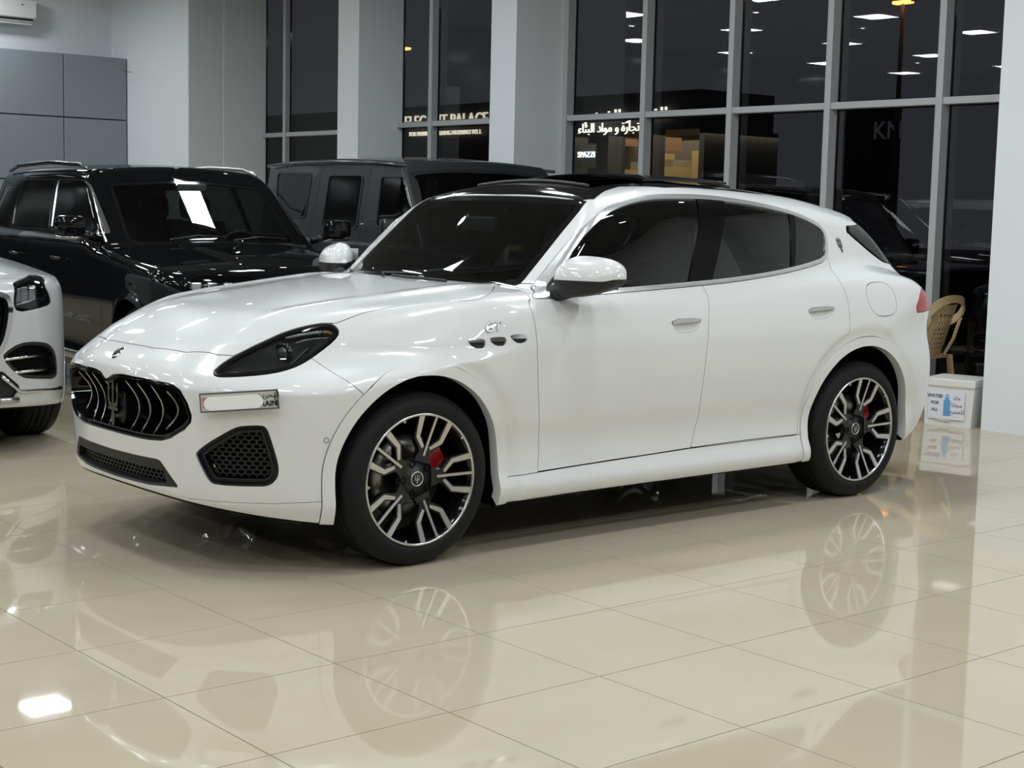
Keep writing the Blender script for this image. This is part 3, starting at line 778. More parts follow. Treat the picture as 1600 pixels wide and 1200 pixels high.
def tyre_mesh(fr, R=.366, W=.255, ri=.272):
    h = W/2
    prof = [(ri, -.012), (ri+.012, .0), (ri+.035, .006), (ri+.06, .001), (R-.022, -.010), (R-.008, -.022), (R-.001, -.040)]
    g = []
    for c in (.075, .115, .155, .195):
        g += [(R, -c+.006), (R-.007, -c+.005), (R-.007, -c-.005), (R, -c-.006)]
    prof += g + [(R-.001, -W+.04), (R-.008, -W+.022), (R-.022, -W+.01), (ri+.06, -W), (ri, -W+.02)]
    mb = MB(); mb.lathe(prof, fr, 72); return mb
def polar(r, deg): return (r*math.cos(math.radians(deg)), r*math.sin(math.radians(deg)))
def build_wheel(parent, cx, cz, sgn, rot, cal_deg, RL=.278):
    fr = wheel_frame(cx, cz, .928, sgn)
    bar = MB(); bar.lathe([(RL, -.002), (RL-.006, -.004), (RL-.014, -.018), (RL-.022, -.03), (RL-.03, -.12), (RL-.03, -.20)], fr, 64)
    wh = bar.build('wheel', M_gloss, parent)
    tyre_mesh(fr).build('tyre', M_rubber, wh, auto=.6)
    lip = MB(); lip.lathe([(RL+.002, -.006), (RL+.001, .002), (RL-.004, .003), (RL-.0085, .001), (RL-.010, -.006)], fr, 72); lip.build('rim_lip', M_satin, wh)
    hf = lambda r: -.034*(1-min(1, r/RL)**1.4)
    for k in range(5):
        c = rot+72*k
        body = MB(); face = MB()
        # black spoke casting: wedge from hub plus the two arms
        for s in (-1, 1):
            arm = densify([polar(RL-.006, c+s*16), polar(.66*RL, c+s*19.5), polar(.47*RL, c+s*8), polar(.36*RL, c+s*6)])
            wd = list(np.linspace(.034, .030, len(arm))); ribbon(body, arm, wd, fr, lambda r: hf(r)-.002, .03)
            a2 = densify([polar(RL-.006, c+s*16), polar(.66*RL, c+s*19.5), polar(.485*RL, c+s*7.5)])
            ribbon(face, a2, list(np.linspace(.026, .013, len(a2))), fr, lambda r: hf(r)+.001, .004)
        th = densify([polar(RL-.006, c), polar(.36*RL, c)], 8)
        ribbon(body, th, [.016]*len(th), fr, lambda r: hf(r)-.002, .022)
        ribbon(face, th, list(np.linspace(.011, .011, len(th))), fr, lambda r: hf(r)+.0012, .004)
        wed = [polar(.50*RL, c-9), polar(.50*RL, c+9), polar(.30*RL, c+30), polar(.30*RL, c-30)]
        body.prism(wed, fr, hf(.4*RL)-.03, hf(.4*RL)-.004)
        notch = [polar(RL-.009, c+34.2), polar(RL-.022, c+36), polar(RL-.009, c+37.8)]
        face.prism(notch, fr, -.006, .001)
        body.build('spoke', M_gloss, wh); face.build('spoke_face', M_satin, wh)
        bolt = MB(); bp = polar(.255*RL, c+36)
        f2 = lambda a, b, h: fr(a+bp[0], b+bp[1], h)
        bolt.lathe([(0, -.037), (.012, -.037), (.012, -.030), (.0165, -.030), (.0165, -.05)], f2, 14); bolt.build('lug_bolt', M_dark, wh)
    hub = MB(); hub.lathe([(0, -.03), (.034, -.030), (.036, -.034), (.085, -.036), (.09, -.06)], fr, 40); hub.build('hub', M_plast, wh)
    ring = MB(); ring.lathe([(.027, -.030), (.028, -.027), (.031, -.027), (.032, -.030)], fr, 32); ring.build('hub_cap_ring', M_satin, wh)
    em = MB()
    for dx in (-.009, 0, .009): em.prism([(dx-.002, -.004), (dx+.002, -.004), (dx*1.25+.001, .017), (dx*1.25-.001, .017)], fr, -.031, -.0275)
    em.prism([(-.013, -.006), (.013, -.006), (.011, -.001), (-.011, -.001)], fr, -.031, -.0275); em.prism([(-.003, -.018), (.003, -.018), (.002, -.005), (-.002, -.005)], fr, -.031, -.0275)
    em.build('hub_emblem', M_satin, wh)
    dsk = MB(); dsk.lathe([(.07, -.112), (.178, -.112), (.178, -.140), (.07, -.140)], fr, 48, closed=True); dsk.build('brake_disc', M_disc, wh)
    cal = MB(); arc = []
    for q in np.linspace(cal_deg-26, cal_deg+26, 9): arc.append((q, .095 if abs(q-cal_deg) < 22 else .105))
    outer = [polar(.188, q) for q, _ in arc]; inner = [polar(r_, q) for q, r_ in arc][::-1]
    cal.prism(outer+inner, fr, -.165, -.078); cal.build('brake_caliper', M_red, wh, auto=.9)
    return wh
def wheel_well(parent, cx, cz, sgn, R=.425, field=None):
    mb = MB(); N = 28; V = []; F = []
    for i in range(N+1):
        if i == 0: a_, z_ = R, .24-cz
        elif i == N: a_, z_ = -R, .24-cz
        else: q = math.pi*(i-1)/(N-2); a_, z_ = R*math.cos(q), R*math.sin(q)
        wo = .90
        if field is not None:
            ws_ = np.linspace(.5, 1.1, 241); Fv = field(np.full(241, cx+a_), ws_, np.full(241, cz+z_)); k_ = np.argmax(Fv > 0); wo = max(.58, ws_[k_]-.03) if Fv[k_] > 0 else .9
        for w in (.55, wo): V.append((cx+a_, sgn*w, cz+z_))
    for i in range(N): F.append((2*i, 2*i+1, 2*i+3, 2*i+2))
    mb.add(V, F, True)
    ctr = len(V); V2 = [(cx, sgn*.55, cz)]+[V[2*i] for i in range(N+1)]
    mb.add(V2, [(0, i+1, i+2) for i in range(N)])
    mb.build('wheel_well', M_dark, parent)
for sgn in (-1, 1):
    for cx, cal in ((0., 18), (2.901, 20)):
        build_wheel(mas, cx, .366, sgn, 1.5 if cx == 0 else 3.5, cal)
        wheel_well(mas, cx if cx == 0 else 2.89, .395 if cx == 0 else .40, sgn, .427, mas_field)
# ------------------------------------------------------------------ inner shell behind the panels, so shut lines read dark
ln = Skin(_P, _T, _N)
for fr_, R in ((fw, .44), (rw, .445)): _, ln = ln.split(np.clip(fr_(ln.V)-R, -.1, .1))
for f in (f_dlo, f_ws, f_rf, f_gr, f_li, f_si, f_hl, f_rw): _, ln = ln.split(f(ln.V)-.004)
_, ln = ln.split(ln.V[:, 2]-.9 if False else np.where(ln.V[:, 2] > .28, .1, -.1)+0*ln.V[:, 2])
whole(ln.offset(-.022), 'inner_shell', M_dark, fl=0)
# ------------------------------------------------------------------ door mirrors
def mirror_shell():
    U, Vn = 40, 24; V = []; T = []
    for i in range(U):
        for j in range(Vn+1):
            a = 2*math.pi*i/U; b = -math.pi/2+math.pi*j/Vn
            cx, cy, cz = math.cos(a)*math.cos(b), math.sin(b), math.sin(a)*math.cos(b)   # cy lateral
            e = lambda v, p: math.copysign(abs(v)**p, v)
            x, y, z = e(cx, .7)*.105, e(cy, .72)*.145, e(cz, .8)*.090
            if x > 0: x *= .75
            z *= (1-.22*(y/.15)) if z > 0 else (1-.12*(y/.15))*.85; z += .012*(y/.15) - .05*max(0, -x/.105)*.6
            x += -.045*(y/.15)**1 * 0 + .05*(y/.15)
            V.append((.845+x, 1.015+y*.98, 1.205+z))
    for i in range(U):
        for j in range(Vn):
            a = i*(Vn+1)+j; b = ((i+1) % U)*(Vn+1)+j
            T += [(a, b, b+1), (a, b+1, a+1)]
    V = np.array(V); T = np.array(T)
    fn = np.cross(V[T[:, 1]]-V[T[:, 0]], V[T[:, 2]]-V[T[:, 0]]); N = np.zeros_like(V)
    for k in range(3): np.add.at(N, T[:, k], fn)
    c = V.mean(0)
    N /= np.linalg.norm(N, axis=1)[:, None]+1e-12
    if (N*(V-c)).sum() < 0: T = T[:, ::-1]; N = -N
    bad = ~(np.linalg.norm(N, axis=1) > .5); N[bad] = (V[bad]-c)/np.linalg.norm(V[bad]-c, axis=1)[:, None]
    return Skin(V, T, N)
ms = mirror_shell()
low, cap = ms.split(ms.V[:, 2]-(1.19+.010*smooth1(ms.V[:, 0], .80, .86)))
for s in (-1, 1):
    mo = cap.mirror(s).obj('door_mirror', M_white, mas)
    low.mirror(s).obj('mirror_lower_housing', M_plast, mo)
    arm = MB(); arm.tube([(.76, s*.86, 1.125), (.79, s*.92, 1.14), (.83, s*.98, 1.155)], [.042, .036, .03], 10); arm.build('mirror_arm', M_plast, mo)
    gl = MB(); gl.cbox((.925, s*1.02-.085, 1.15), (.932, s*1.02+.085, 1.265), .003); gl.build('mirror_glass', M_chrome, mo)
# ------------------------------------------------------------------ grille slats and trident
zt_, zb_ = .756, .535
def gx_at(w, z):   # x of the nose surface
    return float(_x0(z)+_px(w))
for i, w in enumerate((.115, .215, .315, .42)):
    for s in (-1, 1):
        zt = .752 if w < .4 else .735; zb = .540+.0*w if w < .4 else .575
        pts = []
        for k in range(11):
            t = k/10; z = zt+(zb-zt)*t; bow = .055*math.sin(math.pi*t*.92)
            wv = w*(1-.10*t)
            pts.append((gx_at(wv, z)+.032+bow, s*(wv+.012*math.sin(math.pi*t)), z))
        bl = MB(); V = []; F = []
        for p in pts:
            V += [(p[0], p[1]-.006, p[2]), (p[0], p[1]+.006, p[2]), (p[0]+.05, p[1]+.003, p[2]), (p[0]+.05, p[1]-.003, p[2])]
        for q in range(10):
            for c in range(4): F.append((4*q+c, 4*q+4+c, 4*q+4+(c+1) % 4, 4*q+(c+1) % 4))
        bl.add(V, F); so = bl.build('grille_slat', M_gloss, mas)
        ed = MB(); ed.tube([(p[0]-.001, p[1]-s*.002, p[2]) for p in pts], .0026, 6); ed.build('slat_edge', M_satin, so)
def trident(parent, name, frame, S, mat, d=.008):
    """frame(u, v, d) with v up, total height about 1*S"""
    mb = MB()
    P = lambda L: [(u*S, v*S) for u, v in L]
    mb.prism(P([(-.035, -.08), (.035, -.08), (.03, .28), (.06, .30), (0, .52), (-.06, .30), (-.03, .28)]), frame, 0, d)
    for s in (-1, 1):
        L = [(s*.05, -.10), (s*.20, -.06), (s*.235, .10), (s*.215, .25), (s*.25, .26), (s*.205, .46), (s*.13, .25), (s*.165, .24), (s*.175, .10), (s*.14, .0), (s*.05, -.02)]
        mb.prism(P(L if s > 0 else L[::-1]), frame, 0, d)
    mb.prism(P([(-.22, -.16), (.22, -.16), (.22, -.09), (-.22, -.09)]), frame, 0, d)
    mb.prism(P([(-.05, -.48), (.05, -.48), (.085, -.30), (.04, -.16), (-.04, -.16), (-.085, -.30)]), frame, 0, d)
    return mb.build(name, mat, parent)
M_dchrome = nmat('dark_chrome', (.16, .16, .165), .18, metal=1.0)
gx0 = -.915
trident(mas, 'grille_trident', lambda u, v, d: (gx0-d, u, .648+v), .205, M_dchrome, .02)
tb = MB(); tb.cbox((gx0+.0, -.06, .56), (gx0+.05, .06, .70), .01); tb.build('grille_radar_cover', M_gloss, mas)
# nose oval badge
bd = cast(mas_field, [(189, 551)])[0]
mb = MB(); nn = Vector((-.62, 0, .78)); uu = Vector((0, 1, 0)); vv = nn.cross(uu)
fb = lambda a, b, h: tuple(Vector((bd[0], 0, bd[2]))+uu*a*.8+vv*b*1.15+nn*h)
mb.lathe([(0, .006), (.022, .006), (.03, .003), (.033, -.003)], fb, 28); nb = mb.build('nose_badge', M_chrome, mas)
mb = MB(); mb.lathe([(0, .0075), (.023, .007), (.0235, .004)], fb, 28); mb.build('badge_face', M_gloss, nb)
# C-pillar trident
q = cast(mas_field, [(1312, 383), (1318, 383), (1312, 376)])
c0 = Vector((q[0][0], -q[0][1], q[0][2])); ru = (Vector((q[1][0], -q[1][1], q[1][2]))-c0).normalized(); vu = (Vector((q[2][0], -q[2][1], q[2][2]))-c0); vu = (vu-ru*vu.dot(ru)).normalized(); nu = ru.cross(vu)
for s in (-1, 1):
    def ft(u, v, d):
        p = c0+ru*u+(vu*.97+ru*(-.22))*v+nu*(d-.002); return (p.x, p.y if s < 0 else -p.y, p.z)
    trident(mas, 'pillar_trident', ft, .085, M_dchrome, .006)
# GT badge on the fender
q = cast(mas_field, [(768, 512), (790, 510), (768, 505)])
for s in (-1, 1):
    P3 = [Vector((v[0], s*v[1], v[2])) for v in q]; r = (P3[1]-P3[0]).normalized(); u = (P3[2]-P3[0]).normalized()
    n = r.cross(u)*(1 if s < 0 else -1)
    r_ = r if s < 0 else -r
    gt = text_obj('gt_badge', 'GT', P3[0]+n*.004, r_, u, M_dchrome, mas, size=.062, extrude=.002, shear=.35)
    sw = MB(); sw.tube([tuple(P3[0]+r_*a+u*b+n*.004) for a, b in ((-.062, -.017), (-.02, -.019), (.02, .02), (.062, .021))], [.001, .0022, .0022, .0008], 6); sw.build('badge_flourish', M_dchrome, gt)
# parking sensor ring on the bumper corner
sq = cast(mas_field, [(510, 688)])[0]; _, sg = field_grad(mas_field, np.array([sq])); sg = sg[0]/np.linalg.norm(sg[0])
for s in (-1, 1):
    n = Vector((sg[0], s*sg[1], sg[2])); a = Vector((0, 0, 1)); a = (a-n*a.dot(n)).normalized(); b = n.cross(a); c = Vector((sq[0], s*sq[1], sq[2]))
    mb = MB(); mb.lathe([(.0095, .000), (.0095, .0012), (.0115, .0012), (.0115, 0)], lambda u, v, h: tuple(c+a*u+b*v+n*h), 20); mb.build('parking_sensor', M_plast, mas)
# ------------------------------------------------------------------ headlamp insides
def inner(px, dep):
    p = cast(mas_field, [px])[0]; _, g = field_grad(mas_field, np.array([p])); g = g[0]/np.linalg.norm(g[0]); return p-g*dep, g
M_proj = nmat('projector_lens', (.08, .085, .09), .03, coat=1)
M_drl = nmat('lamp_reflector', (.55, .56, .58), .22, metal=1.0)
M_amber = nmat('amber_reflector', (.55, .33, .08), .2, coat=.6)
for s, hb in zip((-1, 1), HLB):
    fl = lambda p: (p[0], s*p[1], p[2])
    p, g = inner((441, 548), .022); c = Vector(fl(p)); n = Vector((-.93, s*.35, .05)).normalized(); a = Vector((0, 0, 1)); a = (a-n*a.dot(n)).normalized(); b = n.cross(a)
    mb = MB(); mb.lathe([(0, .016), (.015, .014), (.026, .006), (.031, -.004)], lambda u, v, h: tuple(c+a*u+b*v+n*h), 24); mb.build('projector', M_proj, hb)
    mb = MB(); mb.lathe([(.031, -.01), (.034, .006), (.041, .006), (.045, -.012)], lambda u, v, h: tuple(c+a*u+b*v+n*h), 24); mb.build('projector_ring', M_gloss, hb)
    def strip(name, pxs, dep, r, mat):
        pts = [fl(inner(q, dep)[0]) for q in pxs]; m = MB(); m.tube(pts, r, 8); m.build(name, mat, hb)
    strip('daylight_strip', [(352,580),(390,580),(430,577),(449,572),(470,553),(488,535)], .010, .006, M_dchrome)
    strip('upper_reflector', [(446,527),(470,521),(492,518),(505,517)], .010, .009, M_drl)
    strip('turn_reflector', [(497,519),(510,516),(519,519)], .012, .007, M_amber)
    strip('edge_strip', [(462,535),(480,529),(500,527),(515,527)], .008, .004, M_drl)
# ------------------------------------------------------------------ honeycomb meshes in the intakes
def subdiv(sk_):
    E = np.sort(np.concatenate([sk_.T[:, [0, 1]], sk_.T[:, [1, 2]], sk_.T[:, [2, 0]]]), 1); u, inv = np.unique(E, axis=0, return_inverse=True); inv = inv.reshape(-1)
    V = np.concatenate([sk_.V, (sk_.V[u[:, 0]]+sk_.V[u[:, 1]])/2]); N = np.concatenate([sk_.N, (sk_.N[u[:, 0]]+sk_.N[u[:, 1]])/2]); n = len(sk_.T); b = len(sk_.V)
    ab, bc, ca = b+inv[:n], b+inv[n:2*n], b+inv[2*n:]; A, B, C = sk_.T.T
    return Skin(V, np.concatenate([np.stack(t, 1) for t in ((A, ab, ca), (ab, B, bc), (ca, bc, C), (ab, bc, ca))]), N)
def hexwall(P2, a, wall):
    """>0 inside the cells, <0 on the walls"""
    u = P2[:, 0]/a; v = P2[:, 1]/(a*.62)
    s3 = math.sqrt(3)
    best = np.full(len(u), 1e9)
    for ox, oy in ((0, 0), (.5, s3/2)):
        x = (u-ox)-np.round(u-ox); y = (v-oy)-np.round((v-oy)/s3)*s3
        ax, ay = np.abs(x), np.abs(y); best = np.minimum(best, np.maximum(ax, ax*.5+ay*s3/2))
    return (.5-best)*a-wall
for nm, part, view, dep in (('side_intake_mesh', sii, 'corner', -.035), ('lower_intake_mesh', mesh_, 'front', -.03)):
    q = subdiv(subdiv(part)); w_, _ = q.split(hexwall(PJ[view](q.V), .032, .004))
    if nm[0] == 's': both(w_.offset(dep), nm, M_plast, fl=.008)
    else: whole(w_.offset(dep), nm, M_plast, fl=.008)
for o in [o for o in bpy.data.objects if o.name.startswith(('side_intake_mesh', 'lower_intake_mesh'))]: pass
# ------------------------------------------------------------------ number plate on the bumper, beside the grille
pq = cast(mas_field, [(317, 628), (439, 621)])
pa, pb = Vector((pq[0][0], -pq[0][1], pq[0][2])), Vector((pq[1][0], -pq[1][1], pq[1][2]))
r = (pb-pa); pw = r.length; r.normalize(); u = Vector((0, 0, 1)); u = (u-r*u.dot(r)).normalized(); n = r.cross(u); pc_ = (pa+pb)/2+n*.045
ph = pw*.245
M_plate = nmat('plate_face', (.55, .54, .50), .4); M_pframe = nmat('plate_frame', (.10, .10, .10), .4); M_pwhite = nmat('plate_white', (.95, .95, .95), .35); M_pred = nmat('plate_red', (.55, .12, .12), .4)
PF = lambda a, b, h: tuple(pc_+r*a+u*b+n*h)
mb = MB(); mb.prism(round_poly([(-pw/2, -ph/2), (pw/2, -ph/2), (pw/2, ph/2), (-pw/2, ph/2)], it=0).tolist(), PF, -.006, .004); plate = mb.build('number_plate', M_pframe, mas)
e = .006
mb = MB(); mb.prism([(-pw/2+e, -ph/2+e), (pw/2-e, -ph/2+e), (pw/2-e, ph/2-e), (-pw/2+e, ph/2-e)], PF, .003, .005); mb.build('plate_face', M_plate, plate)
mb = MB(); mb.prism([(-pw/2+.012, -.02), (-pw/2+.06, -.02), (-pw/2+.06, .02), (-pw/2+.012, .02)], PF, .004, .0055); mb.build('plate_red_band', M_pred, plate)
cap_ = []
for k in range(24):
    q = 2*math.pi*k/24; cx_ = .25*pw if math.cos(q) > 0 else -.30*pw
    cap_.append((cx_-.045*pw+math.cos(q)*.105*pw*1.0, math.sin(q)*ph*.36-.004))
mb = MB(); mb.prism(cap_, PF, .005, .007); mb.build('blank_number_field', M_pwhite, plate)
text_obj('plate_lettering', arabic('البحرين'), PF(.375*pw, .018, .0062), r, u, M_gloss, plate, size=.031, extrude=.0004)
text_obj('plate_lettering', 'BAHRAIN', PF(.285*pw, -.016, .0062), r, u, M_gloss, plate, size=.030, extrude=.0004, bold=.0008)
mb = MB(); mb.prism([(pw/2-.015, -ph/2+.012), (pw/2-.009, -ph/2+.012), (pw/2-.009, ph/2-.012), (pw/2-.015, ph/2-.012)], PF, .004, .0055); mb.build('plate_edge_print', M_pframe, plate)
# ------------------------------------------------------------------ wipers, antenna, cabin
for pts in ([(560,430),(600,430),(640,431),(655,433)], [(615,434),(640,437),(680,441),(700,443)]):
    P3 = cast(mas_field, pts); m = MB(); m.tube([(p[0]-.01, -p[1], p[2]+.012) for p in P3], .007, 6); m.build('wiper', M_plast, mas)
m = MB(); m.prism([(2.62, -.03), (2.80, -.03), (2.80, .03), (2.62, .03)], lambda a, b, h: (a, b*(1-.5*h/.04), _roof(2.7)+h), -.01, .0); m.build('roof_antenna', M_gloss, mas)
m = MB(); m.prism([(2.63, -.002), (2.81, -.02), (2.80, .035), (2.76, .04)], lambda a, b, h: (a, h, 1.628+b-.01), -.02, .02); m.build('shark_fin', M_gloss, mas)
def seat(parent, x, y, mat, back=.62):
    m = MB()
    m.cbox((x-.25, y-.25, .50), (x+.25, y+.25, .66), .05)
    T = Matrix.Translation((x+.24, y, .62)) @ Matrix.Rotation(math.radians(16), 4, 'Y')
    m.cbox((-.06, -.25, 0), (.07, .25, back), .05, T)
    m.cbox((-.04, -.13, back+.03), (.06, .13, back+.21), .04, T)
    return m.build('seat', mat, parent, auto=.7)
def cabin(parent, dash_x, seats, rear, steer_y, wheel_x, z=0.0, mat=None, mirror=None, dz=0.):
    mat = mat or M_seat
    for x, y in seats: seat(parent, x, y, mat).location.z = dz
    for x, y in rear: seat(parent, x, y, mat).location.z = dz
    m = MB(); m.cbox((dash_x, -.68, .75+dz), (dash_x+.45, .68, 1.02+dz), .06); m.build('dashboard', M_seat, parent, auto=.7)
    c = Vector((wheel_x, steer_y, .98+dz)); ax = Vector((1, 0, .45)).normalized(); a = Vector((0, 1, 0)); b = ax.cross(a)
    m = MB(); m.tube([tuple(c+(a*math.cos(t)+b*math.sin(t))*.185) for t in np.linspace(0, 2*math.pi, 33)[:-1]], .015, 8, closed=True)
    m.tube([tuple(c-a*.18), tuple(c), tuple(c+a*.18)], .014, 6); m.tube([tuple(c), tuple(c-b*.17)], .016, 6); m.build('steering_wheel', M_plast, parent)
    if mirror is not None:
        m = MB(); m.cbox((mirror[0]-.02, mirror[1]-.12, mirror[2]-.035), (mirror[0]+.02, mirror[1]+.12, mirror[2]+.035), .012); m.build('rear_view_mirror', M_plast, parent)
    m = MB(); m.box((dash_x-.1, -.75, .42+dz), (dash_x+2.5, .75, .46+dz)); m.build('cabin_floor', M_dark, parent)
cabin(mas, .45, [(1.45, -.37), (1.45, .37)], [(2.4, -.38), (2.4, .38)], -.37, 1.02, mirror=(1.02, 0, 1.42))
# ------------------------------------------------------------------ generic SUV body
def make_field(x0, px, hood, crn, wz, wx, xr, pr, bot, roof, gw, gx, ws, rs, crown=.06, kd=.07, kn=.07, kg=.08, kb=.03, kws=.03, arch=None, extra=None):
    x0, px, hood, crn, wz, wx, xr, pr, bot, roof, gw, gx = [pc(*t) for t in (x0, px, hood, crn, wz, wx, xr, pr, bot, roof, gw, gx)]
    def field(x, w, z):
        W_ = wx(x)+wz(z)
        if arch is not None:
            for ax, az in arch: W_ = W_+.018*(1-smooth1(np.hypot(x-ax, z-az), .42, .52))
        side = w-W_
        dz = hood(x)-crn(x)*(w/.8)**2.4
        if extra is not None: dz = dz+extra(x, w)
        deck = z-dz
        low = smax(smax(side, deck, kd), smax((x0(z)+px(w)-x)*.92, (x-(xr(z)-pr(w)))*.92, .02), kn)
        low = smax(low, bot(x)-z, .03)
        gs = (w-(gw(z)+gx(x)))*.95
        wsf = (ws[0]+(z-ws[1])*ws[2]+ws[3]*w*w-x)*ws[4]
        rsf = (x-(rs[0]+(rs[1]-z)*rs[2]-rs[3]*w*w))*rs[4]
        top = smax(smax(smax(gs, z-(roof(x)-crown*(w/.7)**2), kg), wsf, kws), rsf, .04)
        top = smax(top, ws[1]-.12-z, .03)
        return smin(low, top, kb)
    field.bot = bot; field.hood = hood; field.roof = roof; field.x0 = x0; field.px = px
    return field
class Car:
    def __init__(s, name, field, lo, hi, h, loc, rz, label, paint, group=None):
        s.root = empty(name, loc, rz, label, 'car', group); s.f = field; s.paint = paint
        s.M = Matrix.Translation(Vector(loc)) @ Matrix.Rotation(rz, 4, 'Z'); s.Mi = s.M.inverted()
        P, T, N = surface_net(field, lo, hi, h); s.full = Skin(P, T, N); s.sk = s.full; s.holes = []
    def px(s, pts): return cast(s.f, pts, s.Mi)
    def poly(s, view, pts, it=1, r=None): return round_poly(PJ[view](s.px(pts)), it=it) if r is None else fillet(PJ[view](s.px(pts)), r)
    def arches(s, centers, R, trim=None, trim_mat=None):
        u, s.sk = s.sk.split(s.sk.V[:, 2]-(s.f.bot(s.sk.V[:, 0])+.01))
        for cx, cz in centers:
            g = lambda P: np.clip(np.where(P[:, 1] > .5, arch_d(P[:, 0], P[:, 2], cx, cz)-R, .1), -.1, .1)
            _, s.sk = s.sk.split(g(s.sk.V)); _, u = u.split(g(u.V))
            if trim:
                g2 = lambda P: np.clip(np.where(P[:, 1] > .5, arch_d(P[:, 0], P[:, 2], cx, cz)-R-trim, .1), -.1, .1)
                t, s.sk = take(s.sk, g2, .001); both(t, 'wheel_arch_trim', trim_mat, s.root, .04, .006)
        whole(u, 'underbody', M_dark, s.root, 0)
    def cut(s, f, gap=.002, hole=False):
        if hole: s.holes.append(f)
        p, s.sk = take(s.sk, f, gap); return p
    def both(s, part, name, mat, fl=.012, off=0., parent=None): return both(part, name, mat, parent or s.root, fl, off)
    def whole(s, part, name, mat, fl=.012, off=0.): return whole(part, name, mat, s.root, fl, off)
    def liner(s, wells=()):
        ln = s.full
        for f in s.holes: _, ln = ln.split(f(ln.V)-.004)
        for cx, cz, R in wells:
            g = np.clip(np.where(ln.V[:, 1] > .5, arch_d(ln.V[:, 0], ln.V[:, 2], cx, cz)-R, .1), -.1, .1); _, ln = ln.split(g)
        _, ln = ln.split(np.where(ln.V[:, 2] > .36, .1, -.1)); whole(ln.offset(-.02), 'inner_shell', M_dark, s.root, 0)
def simple_wheel(parent, cx, cz, sgn, yo, R, RL, spokes, mat, face=None, W=.27):
    fr = wheel_frame(cx, cz, yo, sgn)
    b = MB(); b.lathe([(RL, -.002), (RL-.012, -.01), (RL-.02, -.04), (RL-.03, -.18)], fr, 40); wh = b.build('wheel', M_gloss, parent)
    t = tyre_mesh(fr, R, W, RL-.004); t.build('tyre', M_rubber, wh, auto=.6)
    l = MB(); l.lathe([(RL+.002, -.006), (RL, .003), (RL-.012, .001), (RL-.014, -.01)], fr, 48); l.build('rim_lip', face or mat, wh)
    for k in range(spokes):
        c = 360*k/spokes+90; m = MB()
        a = densify([polar(RL-.006, c), polar(.10, c)], 3); ribbon(m, a, list(np.linspace(.045, .06, len(a))), fr, lambda r: -.02*(1-r/RL), .02); m.build('spoke', mat, wh)
    h = MB(); h.lathe([(0, -.01), (.03, -.012), (.075, -.02), (.08, -.05)], fr, 24); h.build('hub', mat, wh)
    d = MB(); d.lathe([(.06, -.10), (.17, -.10), (.17, -.13), (.06, -.13)], fr, 32, closed=True); d.build('brake_disc', M_disc, wh)
def side_text(car, name, s, x, z, size, mat, sides=(1,), **kw):
    for sd in sides:
        w = np.array([[x, 1.0, z]])
        ws_ = np.linspace(.3, 1.15, 400); Fv = car.f(np.full(400, x), ws_, np.full(400, z)); i = np.argmax(Fv > 0); y = ws_[i]+.003
        text_obj(name, s, (x, sd*y, z), (1, 0, 0) if sd < 0 else (-1, 0, 0), (0, 0, 1), mat, car.root, size=size, extrude=.002, **kw)
# ------------------------------------------------------------------ black SUV behind
M_black = nmat('black_paint', (.0035, .004, .005), .3, coat=.75, coat_r=.015, spec=.0)
jf = make_field(
    x0=([.2,.35,.5,.8,.95,1.02,1.1], [-.86,-.93,-.95,-.94,-.915,-.86,-.75]), px=([0,.3,.5,.7,.82,.92,1.0,1.1], [0,.02,.05,.11,.19,.34,.6,1.]),
    hood=([-1,-.85,-.5,0,.5,.85,1.3,3,4.3], [1.02,1.055,1.105,1.15,1.185,1.20,1.21,1.22,1.22]), crn=([-1,0,.8,1.2,4.3], [.05,.05,.04,.0,.0]),
    wz=([.2,.3,.45,.6,.8,.95,1.05,1.15,1.25], [-.06,-.02,-.03,-.02,0,0,-.012,-.03,-.06]), wx=([-1,-.5,0,.6,2,3.1,3.6,4.3], [.95,.97,.975,.965,.965,.975,.97,.93]),
    xr=([.2,.35,.5,.9,1.1,1.25], [3.98,4.1,4.2,4.24,4.2,4.15]), pr=([0,.5,.7,.82,.92,1.0,1.1], [0,.04,.09,.16,.28,.5,.9]), bot=([-1,-.7,0,3.5,4.3], [.30,.25,.23,.26,.34]),
    roof=([.4,1.0,1.5,2,2.6,3.2,3.8,4.4], [1.68,1.72,1.765,1.79,1.80,1.795,1.775,1.74]), gw=([1.0,1.18,1.35,1.5,1.62,1.72,1.82], [.91,.885,.845,.805,.77,.73,.67]), gx=([.4,.8,1.2,1.8,3,4.2], [-.07,-.04,-.01,0,0,-.05]),
    ws=(.66, 1.17, 1.42, .30, .57), rs=(4.0, 1.6, .35, .12, .9), crown=.045,
    extra=lambda x, w: .022*(1-smooth1(w, .36, .44))*smooth1(x, -.8, -.3)*(1-smooth1(x, .5, .75)), arch=[(0, .39), (3.09, .39)])
jeep = Car('black_suv', jf, (-1.1, 0, .12), (4.35, 1.08, 1.88), .018, (1.947, 3.71, 0), math.pi/2-.101, 'glossy black SUV with roof rails parked behind the white car hood', M_black)
jeep.arches([(0, .39), (3.09, .39)], .43, .05, M_black)
mS = lambda P: P[:, 1] > .5
fw_ = cutter('side', jeep.poly('side', [(91,279),(132,280),(142,287),(150,303),(174,362),(172,366),(79,360)], r=.03), mS)
gl_ = jeep.cut(fw_, .001, True); jch, jg = gl_.split(-(fw_(gl_.V)+.012))
jeep.both(jch, 'window_trim', M_chrome, .01, .003); jeep.both(jg, 'front_door_window', M_tint, 0, -.003)
fw_ = cutter('side', jeep.poly('side', [(38,280),(87,279),(76,360),(18,356),(24,320)], r=.03), mS); gl_ = jeep.cut(fw_, .001, True); jch, jg = gl_.split(-(fw_(gl_.V)+.010)); jeep.both(jch, 'window_trim', M_dchrome, .01, .003); jeep.both(jg, 'rear_door_window', M_tint, 0, -.003)
